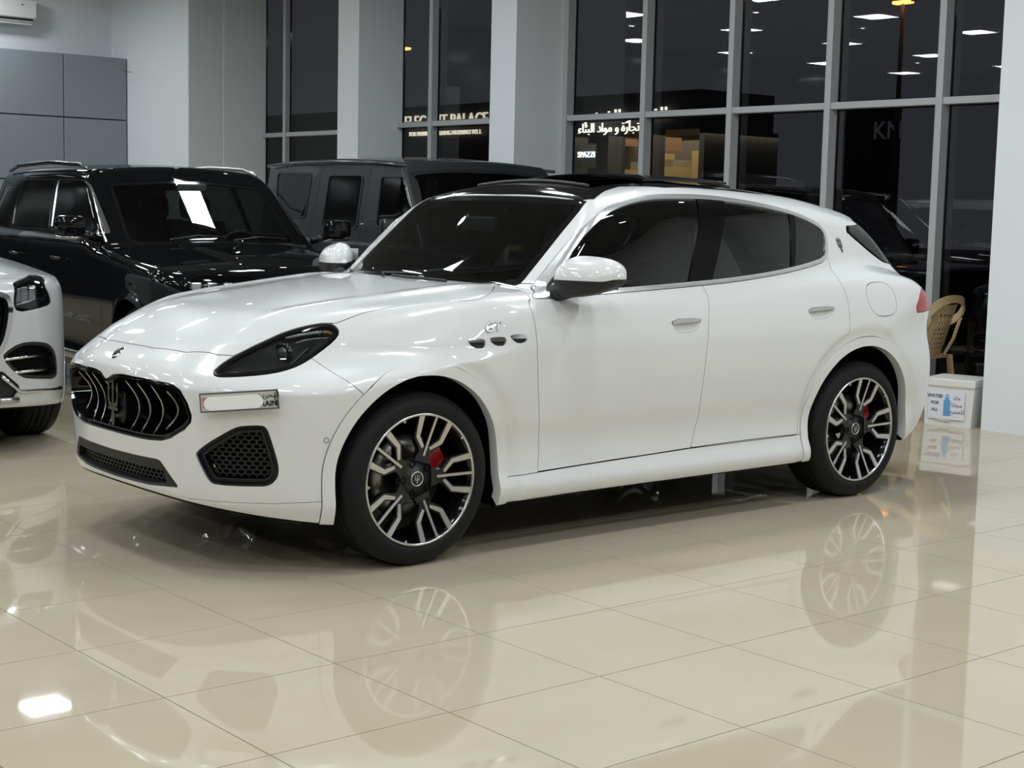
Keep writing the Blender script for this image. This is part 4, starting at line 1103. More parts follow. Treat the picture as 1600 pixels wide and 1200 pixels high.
fw_ = cutter('side', np.array([(2.95, 1.24), (2.90, 1.62), (3.75, 1.60), (3.95, 1.30)]), mS); jeep.both(jeep.cut(fw_, .001, True), 'quarter_window', M_tint, 0, -.003)
wq = jeep.px([(197,380),(168,287),(280,283)])
jw = [(.62, -.05), (.62, 0), (.66, .35), (.75, .6), (wq[0][0]+.02, wq[0][1]-.01), (wq[1][0], wq[1][1]), (float(wq[1][0])-.05, .35), (float(wq[1][0])-.07, 0), (float(wq[1][0])-.07, -.05)]
f_ = cutter('top', np.array(jw), lambda P: P[:, 2] > 1.1); jws = jeep.cut(f_, .002, True); jb_, jwg = jws.split(-(f_(jws.V)+.03))
jeep.whole(jb_, 'windscreen_border', M_gloss, .01); jeep.whole(jwg, 'windscreen', M_ws, 0)
f_ = cutter('top', np.array([(-.84, -.05), (-.84, .3), (-.80, .55), (-.70, .70), (-.2, .78), (.5, .80), (.72, .74), (.64, .5), (.58, 0), (.58, -.05)]), lambda P: (P[:, 2] > .98) & (P[:, 0] < 1)); jeep.whole(jeep.cut(f_), 'hood', M_black)
hq = jeep.poly('corner', [(300,432),(345,431),(400,434),(397,441),(370,452),(306,453)]); f_ = cutter('corner', hq, lambda P: (P[:, 0] < .2) & (P[:, 1] > .4)); jh = jeep.cut(f_, .002, True)
jeep.both(jh, 'headlamp_lens', M_lens, 0); jeep.both(jh, 'headlamp_housing', M_plast, 0, -.05)
for sd in (-1, 1):
    for wv in (.60, .70, .80):
        m = MB(); m.cbox((-.82+.25*(wv-.6), sd*wv-.035, .925), (-.78+.25*(wv-.6), sd*wv+.035, .975), .01); m.build('lamp_cell', M_drl, jeep.root)
f_ = cutter('front', np.array([(-.05, .72), (-.05, .96), (.56, .95), (.58, .90), (.54, .74)]), lambda P: P[:, 0] < -.5); jg_ = jeep.cut(f_, .0, True); jeep.whole(jg_, 'grille_backing', M_dark, 0, -.05)
for k in range(7):
    m = MB(); y0 = -.52+.175*k-.055; m.cbox((-.955, y0, .74), (-.93, y0+.10, .94), .01); m.build('grille_slot_frame', M_dchrome, jeep.root)
for nm, pts in (('front_door', [(.70, .36), (.62, .8), (.64, 1.24), (1.75, 1.24), (1.78, .8), (1.75, .36)]), ('rear_door', [(1.75, .36), (1.78, .8), (1.75, 1.24), (2.85, 1.24), (2.72, .75), (2.55, .50), (2.52, .36)])):
    p = jeep.cut(cutter('side', np.array(pts), lambda P: (P[:, 1] > .6) & (P[:, 2] < 1.23))); os_ = jeep.both(p, nm, M_black)
    hx = pts[3][0]-.18
    for sd, o in zip((-1, 1), os_):
        m = MB(); m.tube([(hx-.11, sd*.985, 1.04), (hx-.09, sd*1.0, 1.045), (hx+.07, sd*1.0, 1.05), (hx+.10, sd*.985, 1.05)], .013, 8); m.build('door_handle', M_black, o)
f_fr = lambda P: P[:, 0]-.66
a_, b_ = jeep.sk.split(f_fr(jeep.sk.V)); jeep.both(a_, 'front_body_panel', M_black); jeep.both(b_, 'rear_body_panel', M_black)
jeep.liner([(0, .39, .45), (3.09, .39, .45)])
for sd in (-1, 1):
    m = MB(); m.tube([(1.62, sd*.70, 1.725), (1.85, sd*.70, 1.772), (2.6, sd*.71, 1.797), (3.5, sd*.70, 1.78), (3.8, sd*.69, 1.735)], [.012, .018, .018, .018, .012], 8); m.build('roof_rail', M_satin if sd < 0 else M_dchrome, jeep.root)
    m = MB(); m.cbox((.86, sd*1.09-.11, 1.235), (.98, sd*1.09+.11, 1.38), .045); mo = m.build('door_mirror', M_black, jeep.root, auto=.8)
    m = MB(); m.tube([(.92, sd*1.19, 1.225), (.92, sd*1.0, 1.22), (.92, sd*.90, 1.215)], [.014, .014, .014], 8); m.build('mirror_chrome_strip', M_chrome, mo)
    m = MB(); m.tube([(.92, sd*.86, 1.21), (.92, sd*1.02, 1.25)], .03, 8); m.build('mirror_arm', M_black, mo)
    for cx in (0, 3.09):
        simple_wheel(jeep.root, cx, .385, sgn=sd, yo=.945, R=.385, RL=.27, spokes=10, mat=M_dchrome); wheel_well(jeep.root, cx, .39, sd, .445, jf)
    m = MB(); m.cbox((.5, sd*.93-.03, .30), (2.6, sd*.93+.05, .36), .02); m.build('side_step', M_satin, jeep.root)
side_text(jeep, 'door_lettering', 'GRAND CHEROKEE', 1.22, .62, .066, M_satin, (1, -1), space=1.15)
for a, b in (((.60, .45, 1.215), (.72, -.05, 1.235)), ((.58, -.05, 1.215), (.72, -.55, 1.225))):
    m = MB(); m.tube([a, tuple((np.array(a)+np.array(b))/2+np.array([.02, 0, .02])), b], .008, 6); m.build('wiper', M_plast, jeep.root)
cabin(jeep.root, .75, [(1.75, -.40), (1.75, .40)], [(2.7, -.4), (2.7, .4)], -.40, 1.32, mirror=(1.28, 0, 1.60), dz=.12)
# ------------------------------------------------------------------ dark grey box-shaped off-roader
M_grey = nmat('dark_grey_paint', (.026, .032, .036), .35, metal=.2, coat=.8, coat_r=.02)
gf_ = make_field(
    x0=([.3,.5,.9,1.1,1.2], [-.74,-.76,-.76,-.75,-.70]), px=([0,.4,.6,.75,.85,.95,1.0], [0,.005,.02,.045,.10,.25,.5]),
    hood=([-1,-.6,0,.6,1,4], [1.14,1.16,1.175,1.19,1.20,1.20]), crn=([-1,0,4], [.03,.03,.0]), wz=([.3,.5,.8,1.0,1.15,1.25], [-.04,-.01,0,0,-.008,-.02]), wx=([-1,0,1,3,4], [.85,.89,.89,.89,.87]),
    xr=([.3,.5,1.0,1.25], [3.66,3.70,3.72,3.70]), pr=([0,.6,.75,.82,.88,.95], [0,.01,.04,.09,.20,.5]), bot=([-1,0,4], [.36,.34,.36]),
    roof=([.3,.75,1.0,1.4,2.2,3,3.5,3.8], [1.86,1.885,1.91,1.935,1.955,1.95,1.935,1.91]), gw=([1.1,1.22,1.4,1.6,1.8,1.9,2.0], [.885,.865,.835,.80,.765,.745,.72]), gx=([.3,.7,1.0,3,3.7], [-.03,-.015,0,0,-.025]),
    ws=(.48, 1.20, .72, .10, .8), rs=(3.68, 1.5, .05, .03, 1.0), crown=.035, kd=.03, kn=.03, kg=.045, kb=.012, kws=.03)
gcar = Car('boxy_offroader', gf_, (-.9, 0, .25), (3.85, .98, 2.02), .018, (4.62, 3.72, 0), math.pi/2-.091, 'dark grey box-shaped off-road vehicle standing behind the white car windscreen', M_grey)
gcar.arches([(0, .42), (2.89, .42)], .44, .07, M_plast)
sidew = [('quarter_window', [(434,269),(489,269),(477,342),(430,339)]), ('rear_door_window', [(515,271.5),(569.5,271.5),(557.5,359),(501,358)]), ('front_door_window', [(595.5,273.5),(651,273.5),(661,312),(655,357),(586,357)])]
for nm, pts in sidew:
    pl = gcar.poly('side', pts, r=.06); f_ = cutter('side', pl, mS); g = gcar.cut(f_, .001, True); fr_, g2 = g.split(-(f_(g.V)+.02))
    gcar.both(fr_, 'window_seal', M_plast, .01, .008); gcar.both(g2, nm, M_tint, 0, -.002)
gq = gcar.px([(671,266)])
xt = float(gq[0][0])
f_ = cutter('top', np.array([(.42, -.05), (.42, .3), (.47, .70), (.50, .76), (xt, .70), (xt+.0, .66), (xt-.02, 0), (xt-.02, -.05)]), lambda P: P[:, 2] > 1.2); g = gcar.cut(f_, .002, True); s1, s2 = g.split(-(f_(g.V)+.018))
gcar.whole(s1, 'windscreen_seal', M_plast, .01, .006); gcar.whole(s2, 'windscreen', M_tint, 0)
for nm, pts in (('front_door', [(.58, .48), (.56, 1.22), (xt+.02, 1.90), (1.52, 1.90), (1.56, 1.2), (1.56, .48)]), ('rear_door', [(1.56, .48), (1.56, 1.2), (1.52, 1.90), (2.46, 1.90), (2.52, 1.2), (2.42, .75), (2.38, .48)])):
    p = gcar.cut(cutter('side', np.array(pts), lambda P: (P[:, 1] > .6) & (P[:, 2] < 1.86)), .0025); os_ = gcar.both(p, nm, M_grey)
    for sd, o in zip((-1, 1), os_):
        m = MB(); m.cbox((pts[4][0]-.24, sd*.90-.022, 1.07), (pts[4][0]-.07, sd*.90+.022, 1.10), .01); m.build('door_handle', M_grey, o)
f_ = cutter('top', np.array([(-.68, -.05), (-.68, .55), (-.60, .62), (.45, .66), (.40, -.05)]), lambda P: (P[:, 2] > 1.1) & (P[:, 0] < .46)); gcar.whole(gcar.cut(f_), 'hood', M_grey)
f_ = cutter('front', np.array([(-.05, .82), (-.05, 1.06), (.46, 1.06), (.46, .82)]), lambda P: P[:, 0] < -.4); gcar.whole(gcar.cut(f_, 0, True), 'grille', M_plast, .03, -.02)
f_ = cutter('front', np.array([(.66+.11*math.cos(t), .94+.11*math.sin(t)) for t in np.linspace(0, 2*math.pi, 25)[:-1]]), lambda P: P[:, 0] < -.4); gcar.both(gcar.cut(f_, .001, True), 'headlamp', M_drl, .02)
gr_, gb_ = gcar.sk.split(gcar.sk.V[:, 2]-1.885+.0*gcar.sk.V[:, 0]); gcar.whole(gb_, 'roof', M_grey, .01); a_, b_ = gr_.split(gr_.V[:, 0]-.60); gcar.both(a_, 'front_body_panel', M_grey); gcar.both(b_, 'rear_body_panel', M_grey)
gcar.liner([(0, .42, .46), (2.89, .42, .46)])
for sd in (-1, 1):
    # rain gutter round the roof edge
    ys = [(x, sd*(.775+.0*x), float(gf_.roof(x))-.062) for x in (.92, 1.5, 2.2, 3.0, 3.6)]
    m = MB(); m.tube(ys, .014, 6); m.build('rain_gutter', M_grey, gcar.root)
    m = MB(); m.cbox((.66, sd*1.03-.10, 1.22), (.76, sd*1.03+.10, 1.40), .04); mo = m.build('door_mirror', M_grey, gcar.root, auto=.8)
    m = MB(); m.tube([(.72, sd*.84, 1.22), (.72, sd*.98, 1.26)], .03, 8); m.build('mirror_arm', M_plast, mo)
    m = MB(); m.cbox((-.05-.6, sd*.70-.07, 1.175), (-.05-.45, sd*.70+.07, 1.215), .015); m.build('indicator', M_amber, gcar.root)
    m = MB(); m.box((.55, sd*.885-.004, .83), (2.4, sd*.885+.022, .875)); m.build('rubbing_strip', M_plast, gcar.root)
    for cx in (0, 2.89):
        simple_wheel(gcar.root, cx, .40, sd, .90, .40, .27, 5, M_dchrome); wheel_well(gcar.root, cx, .42, sd, .455, gf_)
cabin(gcar.root, .62, [(1.5, -.40), (1.5, .40)], [(2.4, -.4), (2.4, .4)], -.40, 1.05, dz=.28)
# ------------------------------------------------------------------ white SUV at the left edge
M_shwhite = nmat('shaded_white_paint', (.62, .64, .65), .28, metal=.25, coat=1.0, coat_r=.02)  # white car paint, greyed so that its shade sits in the colour
mf_ = make_field(
    x0=([.2,.3,.42,.6,.8,.95,1.02,1.08], [-.80,-.865,-.88,-.885,-.88,-.85,-.79,-.70]), px=([0,.3,.5,.65,.78,.88,.96,1.05], [0,.025,.07,.125,.22,.36,.58,.95]),
    hood=([-1,-.8,-.5,0,.5,.85,1.3,4.2], [.99,1.035,1.09,1.14,1.17,1.18,1.19,1.19]), crn=([-1,0,.8,1.2,4.2], [.07,.06,.04,0,0]),
    wz=([.2,.3,.45,.65,.85,1.0,1.1,1.2], [-.07,-.03,-.03,-.012,0,-.008,-.03,-.07]), wx=([-1,-.45,0,.6,2,3,3.5,4.2], [.93,.96,.975,.965,.965,.975,.96,.9]),
    xr=([.2,.35,.6,.95,1.15], [3.8,3.95,4.03,4.04,3.95]), pr=([0,.5,.7,.82,.92,1.0], [0,.05,.12,.22,.38,.6]), bot=([-1,-.7,-.4,3.2,4.2], [.30,.26,.24,.26,.36]),
    roof=([.4,1.0,1.5,2,2.6,3.2,3.8], [1.64,1.68,1.73,1.765,1.775,1.755,1.70]), gw=([1.0,1.15,1.3,1.5,1.62,1.72,1.8], [.905,.88,.84,.785,.745,.69,.6]), gx=([.4,.8,1.2,1.8,3,4], [-.07,-.04,-.01,0,-.01,-.09]),
    ws=(.62, 1.15, 1.5, .32, .55), rs=(3.7, 1.55, .6, .2, .85), crown=.05, kd=.09, kn=.06)
merc = Car('edge_white_suv', mf_, (-1.0, 0, .12), (4.15, 1.05, 1.83), .02, (-.735, 3.50, 0), math.pi/2-.02, 'white SUV in shade-greyed paint with a big round-cornered grille at the left picture edge', M_shwhite)
merc.arches([(0, .38), (2.995, .38)], .42, .04, M_shwhite)
hq = merc.poly('corner', [(20,446),(24,440),(45,430),(56,428),(66,445),(79,467),(79,475),(60,481),(24,488),(21,470)]); mC = lambda P: (P[:, 0] < .3) & (P[:, 1] > .35)
f_ = cutter('corner', hq, mC); mh = merc.cut(f_, .003, True); r1, r2 = mh.split(-(f_(mh.V)+.012)); merc.both(r1, 'headlamp_frame', M_gloss, .03); merc.both(r2, 'headlamp_lens', M_lens, 0); merc.both(r2, 'headlamp_housing', M_plast, 0, -.06)
for s in (-1, 1):
    for k, (pxx, pyy) in enumerate([(30, 461), (41, 459), (53, 457)]):
        p, g = (lambda q: (q, None))(merc.px([(pxx, pyy)])[0]); m = MB(); m.cbox((p[0]+.025, s*p[1]-.022, p[2]-.05), (p[0]+.05, s*p[1]+.022, p[2]+.04), .008); m.build('lamp_cell', M_drl, merc.root)
    pts = merc.px([(26, 478), (50, 471), (74, 466)]); m = MB(); m.tube([(p[0]+.012, s*(p[1]-.012), p[2]) for p in pts], .008, 6); m.build('daylight_strip', M_drl, merc.root)
iq = merc.poly('corner', [(3,560),(8,550),(30,536),(55,533),(78,537),(88,552),(91,575),(90,592),(45,592),(36,590),(22,582)])
f_ = cutter('corner', iq, mC); mi = merc.cut(f_, 0, True); r1, r2 = mi.split(-(f_(mi.V)+.02)); merc.both(r1, 'intake_frame', M_plast, .04, -.006); merc.both(r2, 'intake_backing', M_dark, 0, -.05)
for s in (-1, 1):
    for pts in ([(5,563),(40,558),(82,553)], [(22,583),(55,579),(88,575)]):
        q = merc.px(pts); m = MB(); m.tube([(p[0]+.01, s*(p[1]-.005), p[2]) for p in q], .010, 6); m.build('intake_bar', M_chrome, merc.root)
    q = merc.px([(1,588),(18,602),(30,612),(60,610),(94,606)]); m = MB(); m.tube([(p[0]-.004, s*(p[1]+.004), p[2]) for p in q], .012, 6); m.build('bumper_chrome_strip', M_chrome, merc.root)
    q = merc.px([(0,627),(28,624)]); m = MB(); m.tube([(p[0], s*p[1], p[2]) for p in q], .02, 8); m.build('bumper_guard', M_satin, merc.root)
f_ = cutter('front', round_poly([(-.06, .56), (-.06, .98), (.40, .97), (.47, .90), (.42, .66), (.34, .57)], it=2), lambda P: P[:, 0] < -.4); mg = merc.cut(f_, 0, True); r1, r2 = mg.split(-(f_(mg.V)+.03)); merc.whole(r1, 'grille_frame', M_chrome, .04, .004); merc.whole(r2, 'grille_backing', M_dark, 0, -.06)
for zz in (.69, .84):
    m = MB(); m.tube([(-.83+.12*(y/.44)**2, y, zz) for y in np.linspace(-.40, .40, 9)], .02, 8); m.build('grille_bar', M_chrome, merc.root)
f_ = cutter('front', np.array([(-.05, .36), (-.05, .50), (.38, .50), (.50, .40), (.46, .34)]), lambda P: P[:, 0] < -.4); merc.whole(merc.cut(f_, 0, True), 'lower_intake', M_plast, .03, -.02)
f_ = cutter('top', np.array([(-.74, -.05), (-.74, .3), (-.66, .62), (-.52, .74), (.1, .78), (.6, .78), (.66, .6), (.56, 0), (.56, -.05)]), lambda P: (P[:, 2] > .9) & (P[:, 0] < 1)); merc.whole(merc.cut(f_), 'hood', M_shwhite)
f_ = cutter('top', np.array([(.62, -.05), (.62, .3), (.82, .74), (1.40, .62), (1.36, 0), (1.36, -.05)]), lambda P: P[:, 2] > 1.1); merc.whole(merc.cut(f_, .002, True), 'windscreen', M_tint, 0)
f_ = cutter('side', np.array([(.95, 1.21), (1.5, 1.62), (2.6, 1.64), (3.4, 1.50), (3.55, 1.27)]), mS); merc.both(merc.cut(f_, .002, True), 'side_window', M_tint, 0)
for nm, pts in (('front_door', [(.68, .36), (.62, .8), (.64, 1.17), (1.72, 1.17), (1.75, .8), (1.70, .36)]), ('rear_door', [(1.70, .36), (1.75, .8), (1.72, 1.17), (2.72, 1.17), (2.62, .75), (2.45, .36)])):
    merc.both(merc.cut(cutter('side', np.array(pts), lambda P: (P[:, 1] > .6) & (P[:, 2] < 1.16))), nm, M_shwhite)
a_, b_ = merc.sk.split(merc.sk.V[:, 0]-.6); merc.both(a_, 'front_body_panel', M_shwhite); merc.both(b_, 'rear_body_panel', M_shwhite)
merc.liner([(0, .38, .44), (2.995, .38, .44)])
for sd in (-1, 1):
    m = MB(); m.cbox((.90, sd*.97-.04, 1.13), (1.12, sd*.97+.05, 1.28), .03); mo = m.build('door_mirror', M_shwhite, merc.root, auto=.8)
    m = MB(); m.tube([(.88, sd*.86, 1.14), (.93, sd*.95, 1.17)], .03, 8); m.build('mirror_arm', M_plast, mo)
    for cx in (0, 2.995):
        simple_wheel(merc.root, cx, .375, sd, .955, .375, .27, 10, M_satin, W=.275); wheel_well(merc.root, cx, .38, sd, .435, mf_)
# ------------------------------------------------------------------ foam box with a notice
M_foam = noise_bump(nmat('white_foam', (.80, .79, .75), .55), 400, .15, .002)
q0, q1, q2 = px_on(1440, 661, 2, 0), px_on(1517, 669, 2, 0), px_on(1532, 662, 2, 0)
bx = empty('foam_box', (5.80, .52, 0), math.radians(0), 'white foam cool box with a paper notice on the floor beside the pillar', 'box')
yaw_b = math.atan2(.335-.688, 5.838-5.748); bw = .364; bx.location = (5.748, .688, 0); bx.rotation_euler = (0, 0, yaw_b)
BH = .345; BD = .36
m = MB(); m.prism([(0.01, 0), (bw-.01, 0), (bw+.005, BH-.06), (0-.005, BH-.06)], lambda u, v, d: (u, d, v), 0, BD); m.build('box_body', M_foam, bx)
m = MB(); m.cbox((-.012, -.012, BH-.06), (bw+.012, BD+.012, BH), .012); m.build('lid', M_foam, bx)
M_paper = nmat('notice_paper', (.80, .81, .86), .6); M_ink = nmat('notice_ink', (.10, .11, .16), .6); M_blue = nmat('bottle_blue', (.12, .36, .66), .5)
m = MB(); m.box((.035, -.012, .05), (bw-.06, -.008, BH-.085)); pp = m.build('notice', M_paper, bx)
cx = .035+(bw-.095)*.52
m = MB(); m.box((cx-.025, -.0135, .075), (cx+.025, -.0118, .19)); m.box((cx-.014, -.0135, .19), (cx+.014, -.0118, .215)); m.box((cx-.011, -.0135, .222), (cx+.011, -.0118, .232)); m.build('printed_bottle', M_blue, pp)
for s, z, sz in (('WATER', .215, .034), ('FOR', .165, .032), ('ALL', .115, .030)): text_obj('print', s, (.085, -.0135, z), (1, 0, 0), (0, 0, 1), M_ink, pp, size=sz, extrude=.0004, bold=.001)
for s, z, sz in (('ماء', .21, .042), ('للجميع' if False else 'مجانا', .158, .042), ('للجميع', .11, .042)): text_obj('print', arabic(s), (bw-.115, -.0135, z), (1, 0, 0), (0, 0, 1), M_ink, pp, size=sz, extrude=.0004)
m = MB(); m.box((bw*.3, -.0105, .035), (bw*.55, -.0065, .055)); m.build('tape', nmat('clear_tape', (.66, .63, .54), .3), bx)
# ------------------------------------------------------------------ beige plastic chair
M_chair = nmat('beige_plastic', (.50, .36, .19), .42)
ch = empty('plastic_chair', (6.17, .95, 0), math.radians(6), 'beige moulded plastic armchair with a perforated back behind the foam box', 'chair'); ch.scale = (1.04, 1.04, 1.07)
# local frame: +y is the way the chair faces, x to its side; back panel near y=0
def back_pt(u, v):           # u -1..1 across, v 0..1 up
    half = .17+.05*v if v < .8 else .21-.10*((v-.8)/.2)**2
    return (u*half, -.02-.13*v-.03*(1-u*u)*0+.045*u*u, .42+.42*v)
rows, cols = 22, 15
panel = MB(); V = []; F = []
for a in range(rows+1):
    for c in range(cols+1):
        v = a/rows; u = -1+2*c/cols
        hw = .135+.02*math.cos(v*3.0)+.03*v
        V.append((u*hw, -.01-.13*v+.03*u*u, .43+.37*v))
for a in range(rows):
    for c in range(cols):
        if a in range(3, 19) and a % 2 == 1 and c % 2 == 1 and 1 < c < 14: continue      # perforations
        i = a*(cols+1)+c; F.append((i, i+1, i+cols+2, i+cols+1))
n0 = len(V); V += [(x, y-.006, z) for x, y, z in V]; F += [tuple(n0+k for k in f[::-1]) for f in list(F)]
panel.add(V, F); panel.build('back_panel', M_chair, ch)
arch = [(-.27, .30, .62), (-.275, .16, .645), (-.27, .02, .66), (-.262, -.06, .70), (-.24, -.11, .76), (-.19, -.142, .81), (-.10, -.158, .836), (0, -.162, .843), (.10, -.158, .836), (.19, -.142, .81), (.24, -.11, .76), (.262, -.06, .70), (.27, .02, .66), (.275, .16, .645), (.27, .30, .62)]
fr_ = MB(); arch = [tuple(p) for p in round_poly(np.array(arch), it=1, closed=False)]
def band(mb, pts, wd, th):
    P = [Vector(p) for p in pts]; V = []; F = []
    for i, p in enumerate(P):
        t = (P[min(i+1, len(P)-1)]-P[max(i-1, 0)]).normalized(); o = Vector((p.x, p.y-.12, 0)); o = (o-t*o.dot(t)).normalized(); n = t.cross(o)
        for a, b in ((-1, -1), (1, -1), (1, 1), (-1, 1)): V.append(p+n*a*wd/2+o*b*th/2)
    for i in range(len(P)-1):
        for k in range(4): F.append((4*i+k, 4*i+4+k, 4*i+4+(k+1) % 4, 4*i+(k+1) % 4))
    F += [(3, 2, 1, 0), tuple(4*(len(P)-1)+k for k in range(4))]; mb.add(V, F)
band(fr_, arch, .055, .016); fr_.build('arm_rail', M_chair, ch, auto=.8)
m = MB(); m.cbox((-.23, -.01, .405), (.23, .44, .432), .01); m.build('seat', M_chair, ch)
for sx in (-1, 1):
    for y0, y1, zt in ((-.02, -.07, .43), (.40, .43, .62)):
        m = MB(); band(m, [(sx*.235, y0, zt), (sx*.25, (y0+y1)/2, zt*.5), (sx*.265, y1, .0)], .055, .022); m.build('leg', M_chair, ch)
    m = MB(); band(m, [(sx*.15, -.02, .43), (sx*.21, -.06, .55), (sx*.255, -.085, .70)], .03, .014); m.build('back_stay', M_chair, ch)
# ------------------------------------------------------------------ outside: road, shop fronts, lamps, parked cars
M_asph = noise_bump(nmat('asphalt', (.03, .03, .032), .8), 30, .3, .01, .25)
b = MB(); b.box((7.2, -40, -.3), (70, 70, -.12)); o = b.build('ground', M_asph); o['kind'] = 'structure'
M_fac = nmat('dark_facade', (.035, .034, .036), .6); M_sgn = nmat('sign_white', (.8, .8, .75), .5, emit=(1, .95, .82), estr=1.3); M_sgnb = nmat('sign_cool', (.7, .8, .9), .5, emit=(.8, .92, 1), estr=1.5)
M_gold = nmat('sign_gold', (.8, .7, .5), .5, emit=(1, .92, .72), estr=.7)
XS = 22.0
shop = empty('shop_building', (XS, 22, -.12), 0, 'dark shop building with lit kitchen displays across the road', 'building')
def sb(name, a, b_, mat):
    m = MB(); m.box((a[0]-XS, a[1]-22, a[2]+.12), (b_[0]-XS, b_[1]-22, b_[2]+.12)); return m.build(name, mat, shop)
zT = float(px_on(950, 206, 0, XS)[2]); zB = -.12
def yb(px): return float(px_on(px, 240, 0, XS)[1])
def zb(py, px=950): return float(px_on(px, py, 0, XS)[2])
sb('facade', (XS, yb(1092), zT), (XS+2.5, 40, zb(148)), M_fac)
sb('facade_end', (XS, yb(1100), -.12), (XS+2.5, yb(1092), zT), M_fac)
for p0, p1 in ((950, 958), (998, 1020)): sb('facade_pier', (XS, yb(p1), -.12), (XS+.4, yb(p0), zT), M_fac)
sb('facade_pier', (XS, yb(900), -.12), (XS+.4, 40, zT), M_fac)
M_shop = nmat('shop_wall', (.16, .14, .12), .7); sb('shop_back_wall', (XS+2.4, yb(1092), -.12), (XS+2.5, 40, zT), M_shop); sb('shop_floor', (XS, yb(1092), -.12), (XS+2.4, yb(890), 0), M_shop)
M_kit = nmat('kitchen_beige', (.55, .42, .22), .5); M_mar = noise_bump(nmat('marble_splash', (.34, .29, .20), .4), 3, 0, .0, .5)
for p0, p1, t0, t1, mt in ((905, 948, 262, 300, M_kit), (958, 967, 236, 300, M_kit), (967, 996, 258, 300, M_kit), (968, 996, 247, 258, M_mar), (1025, 1035, 234, 300, M_kit), (1036, 1088, 259, 300, M_kit), (1037, 1090, 247, 259, M_mar), (930, 948, 250, 262, M_mar)):
    sb('kitchen_unit', (XS+1.2, yb(p1), zb(t1)), (XS+1.9, yb(p0), zb(t0)), mt)
M_brn = nmat('lampshade_brown', (.20, .10, .05), .6, emit=(.5, .28, .12), estr=.12)
for p0, p1, t0, t1 in ((912, 927, 210, 224), (977, 995, 212, 234), (1052, 1074, 204, 232)): sb('hung_lampshade', (XS+1.0, yb(p1), zb(t1)), (XS+1.5, yb(p0), zb(t0)), M_brn)  # brown shades of the hung shop lamps, faintly glowing
L = bpy.data.lights.new('shop_glow', 'AREA'); L.energy = 120; L.size = 5; L.color = (1, .86, .6); lo = bpy.data.objects.new('shop_glow', L); lo.location = (XS+.9, yb(990), zT-.1); link(lo)
def sign(txt, px0, px1, py, mat, lab, X=XS-.1, h=None, bold=0.0, par=None):
    a, b_ = px_on(px0, py, 0, X), px_on(px1, py, 0, X); wd = abs(a[1]-b_[1])
    me = text_mesh(txt, 1.0, .02, bold=bold); xs = [v.co.x for v in me.vertices]; w0 = max(xs)-min(xs); k = wd/w0; cx_ = (max(xs)+min(xs))/2
    me.materials.clear(); me.materials.append(mat)
    ky = k*(h or 1)
    for v in me.vertices: v.co = Vector(((v.co.x-cx_)*k, v.co.y*ky, v.co.z))
    o = bpy.data.objects.new('sign_lettering', me); c = (a+b_)/2
    o.matrix_world = Matrix([[0, 0, -1, c[0]], [-1, 0, 0, c[1]], [0, 1, 0, c[2]], [0, 0, 0, 1]]); link(o); par = par or shop; o.parent = par; o.matrix_parent_inverse = Matrix.Translation(par.location).inverted(); o['label'] = lab; return o
sign('ELEGANT PALACE', 633, 762, 189, M_gold, 'pale gold capital lettering above the shop across the road', bold=.004)
sign('FOR MARBLE & BUILDING MATERIALS W.L.L', 640, 752, 208, M_gold, 'small pale lettering line under the big gold letters outside', bold=.0)
sign(arabic('القصر الفخم'), 914, 1042, 180, M_sgn, 'big white Arabic letters half hidden by the window bar', h=.6)
sign(arabic('تجارة و مواد البناء'), 904, 999, 200, M_sgn, 'small white Arabic letter line above the lit kitchens', bold=-.008)
sb('sign_board', (XS-.02, yb(931), zb(262)), (XS+.02, yb(903), zb(224)), M_fac)
sign('SPAZZI', 903, 929, 242, M_sgnb, 'cool white lettering on a dark board across the road')
FB = {}
M_dim = nmat('dim_sign', (.10, .10, .12), .6, emit=(.20, .21, .25), estr=.08)
M_lampo = nmat('sodium_lamp', (1, .6, .2), .5, emit=(1, .42, .08), estr=4.0); M_pole = nmat('pole_steel', (.10, .07, .05), .6)
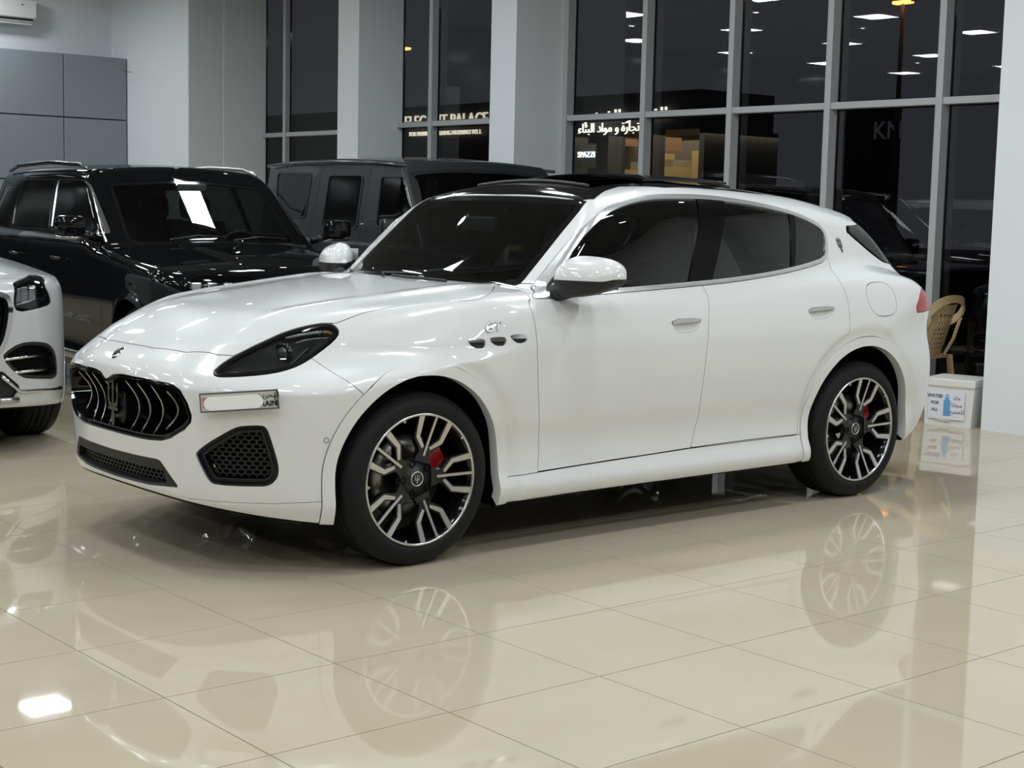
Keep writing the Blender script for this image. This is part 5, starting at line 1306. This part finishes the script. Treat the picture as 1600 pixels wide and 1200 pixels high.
for (px_, py_), lab, d in (((632, 76), 'tall street lamp glowing orange behind the gold sign letters', -1), ((1411, 3), 'tall street lamp glowing orange at the top right of the windows', 1)):
    c = px_on(px_, py_, 0, 40.); t = empty('street_lamp', (c[0], c[1], -.12), 0, lab, 'street lamp')
    m = MB(); m.tube([(0, 0, 0), (0, 0, c[2]*.6), (0, 0, c[2]+.1)], [.12, .09, .06], 8); m.build('pole', M_pole, t)
    m = MB(); m.tube([(0, 0, c[2]+.1), (0, -.8*d, c[2]+.2)], .05, 6); m.build('lamp_arm', M_pole, t)
    m = MB(); m.cbox((-.15, -.35-.4*0, c[2]+.05), (.15, .35, c[2]+.16), .04); m.build('lamp_head', M_lampo, t)
M_far = nmat('far_buildings', (.02, .02, .023), .9)
HK = float(px_on(1350, 168, 0, 46)[2])
for y0, y1, h in ((-12, 24, 1.9), (float(px_on(1388, 205, 0, 46)[1]), float(px_on(1318, 205, 0, 46)[1]), HK), (40, 60, 6)):
    b = MB(); b.box((46, y0, -.12), (46.8, y1, h)); o = b.build('far_building', M_far)
    b = MB(); b.box((45.95, y0-.1, h), (46.85, y1+.1, h+.2)); b.build('parapet', M_far, o)
    FB[h] = o
    tag(o, {1.9: 'low dark building on the night skyline behind the right panes', HK: 'tall dark building on the night skyline', 6: 'wide dark building on the night skyline behind the shop'}[h], 'building')
sign('KN', 1366, 1408, 205, M_dim, 'faint grey two letter sign', X=45.8, par=FB[HK])
def recolour(o, table):
    for ob in [o]+list(o.children_recursive):
        for sl in ob.material_slots:
            if sl.material in table: k = table[sl.material]; sl.link = 'OBJECT'; sl.material = k
g2 = copy_tree(gcar.root); g2.location = (9.6, 3.55, -.12); g2.rotation_euler = (0, 0, math.pi/2+.1); recolour(g2, {M_grey: M_black}); tag(g2, 'black box-shaped off-roader parked outside behind the window panes', 'car')
m2 = copy_tree(merc.root); m2.location = (8.75, 1.15, -.12); m2.rotation_euler = (0, 0, .12); recolour(m2, {M_shwhite: M_black}); tag(m2, 'black SUV nose outside the last pane beside the right pillar', 'car')
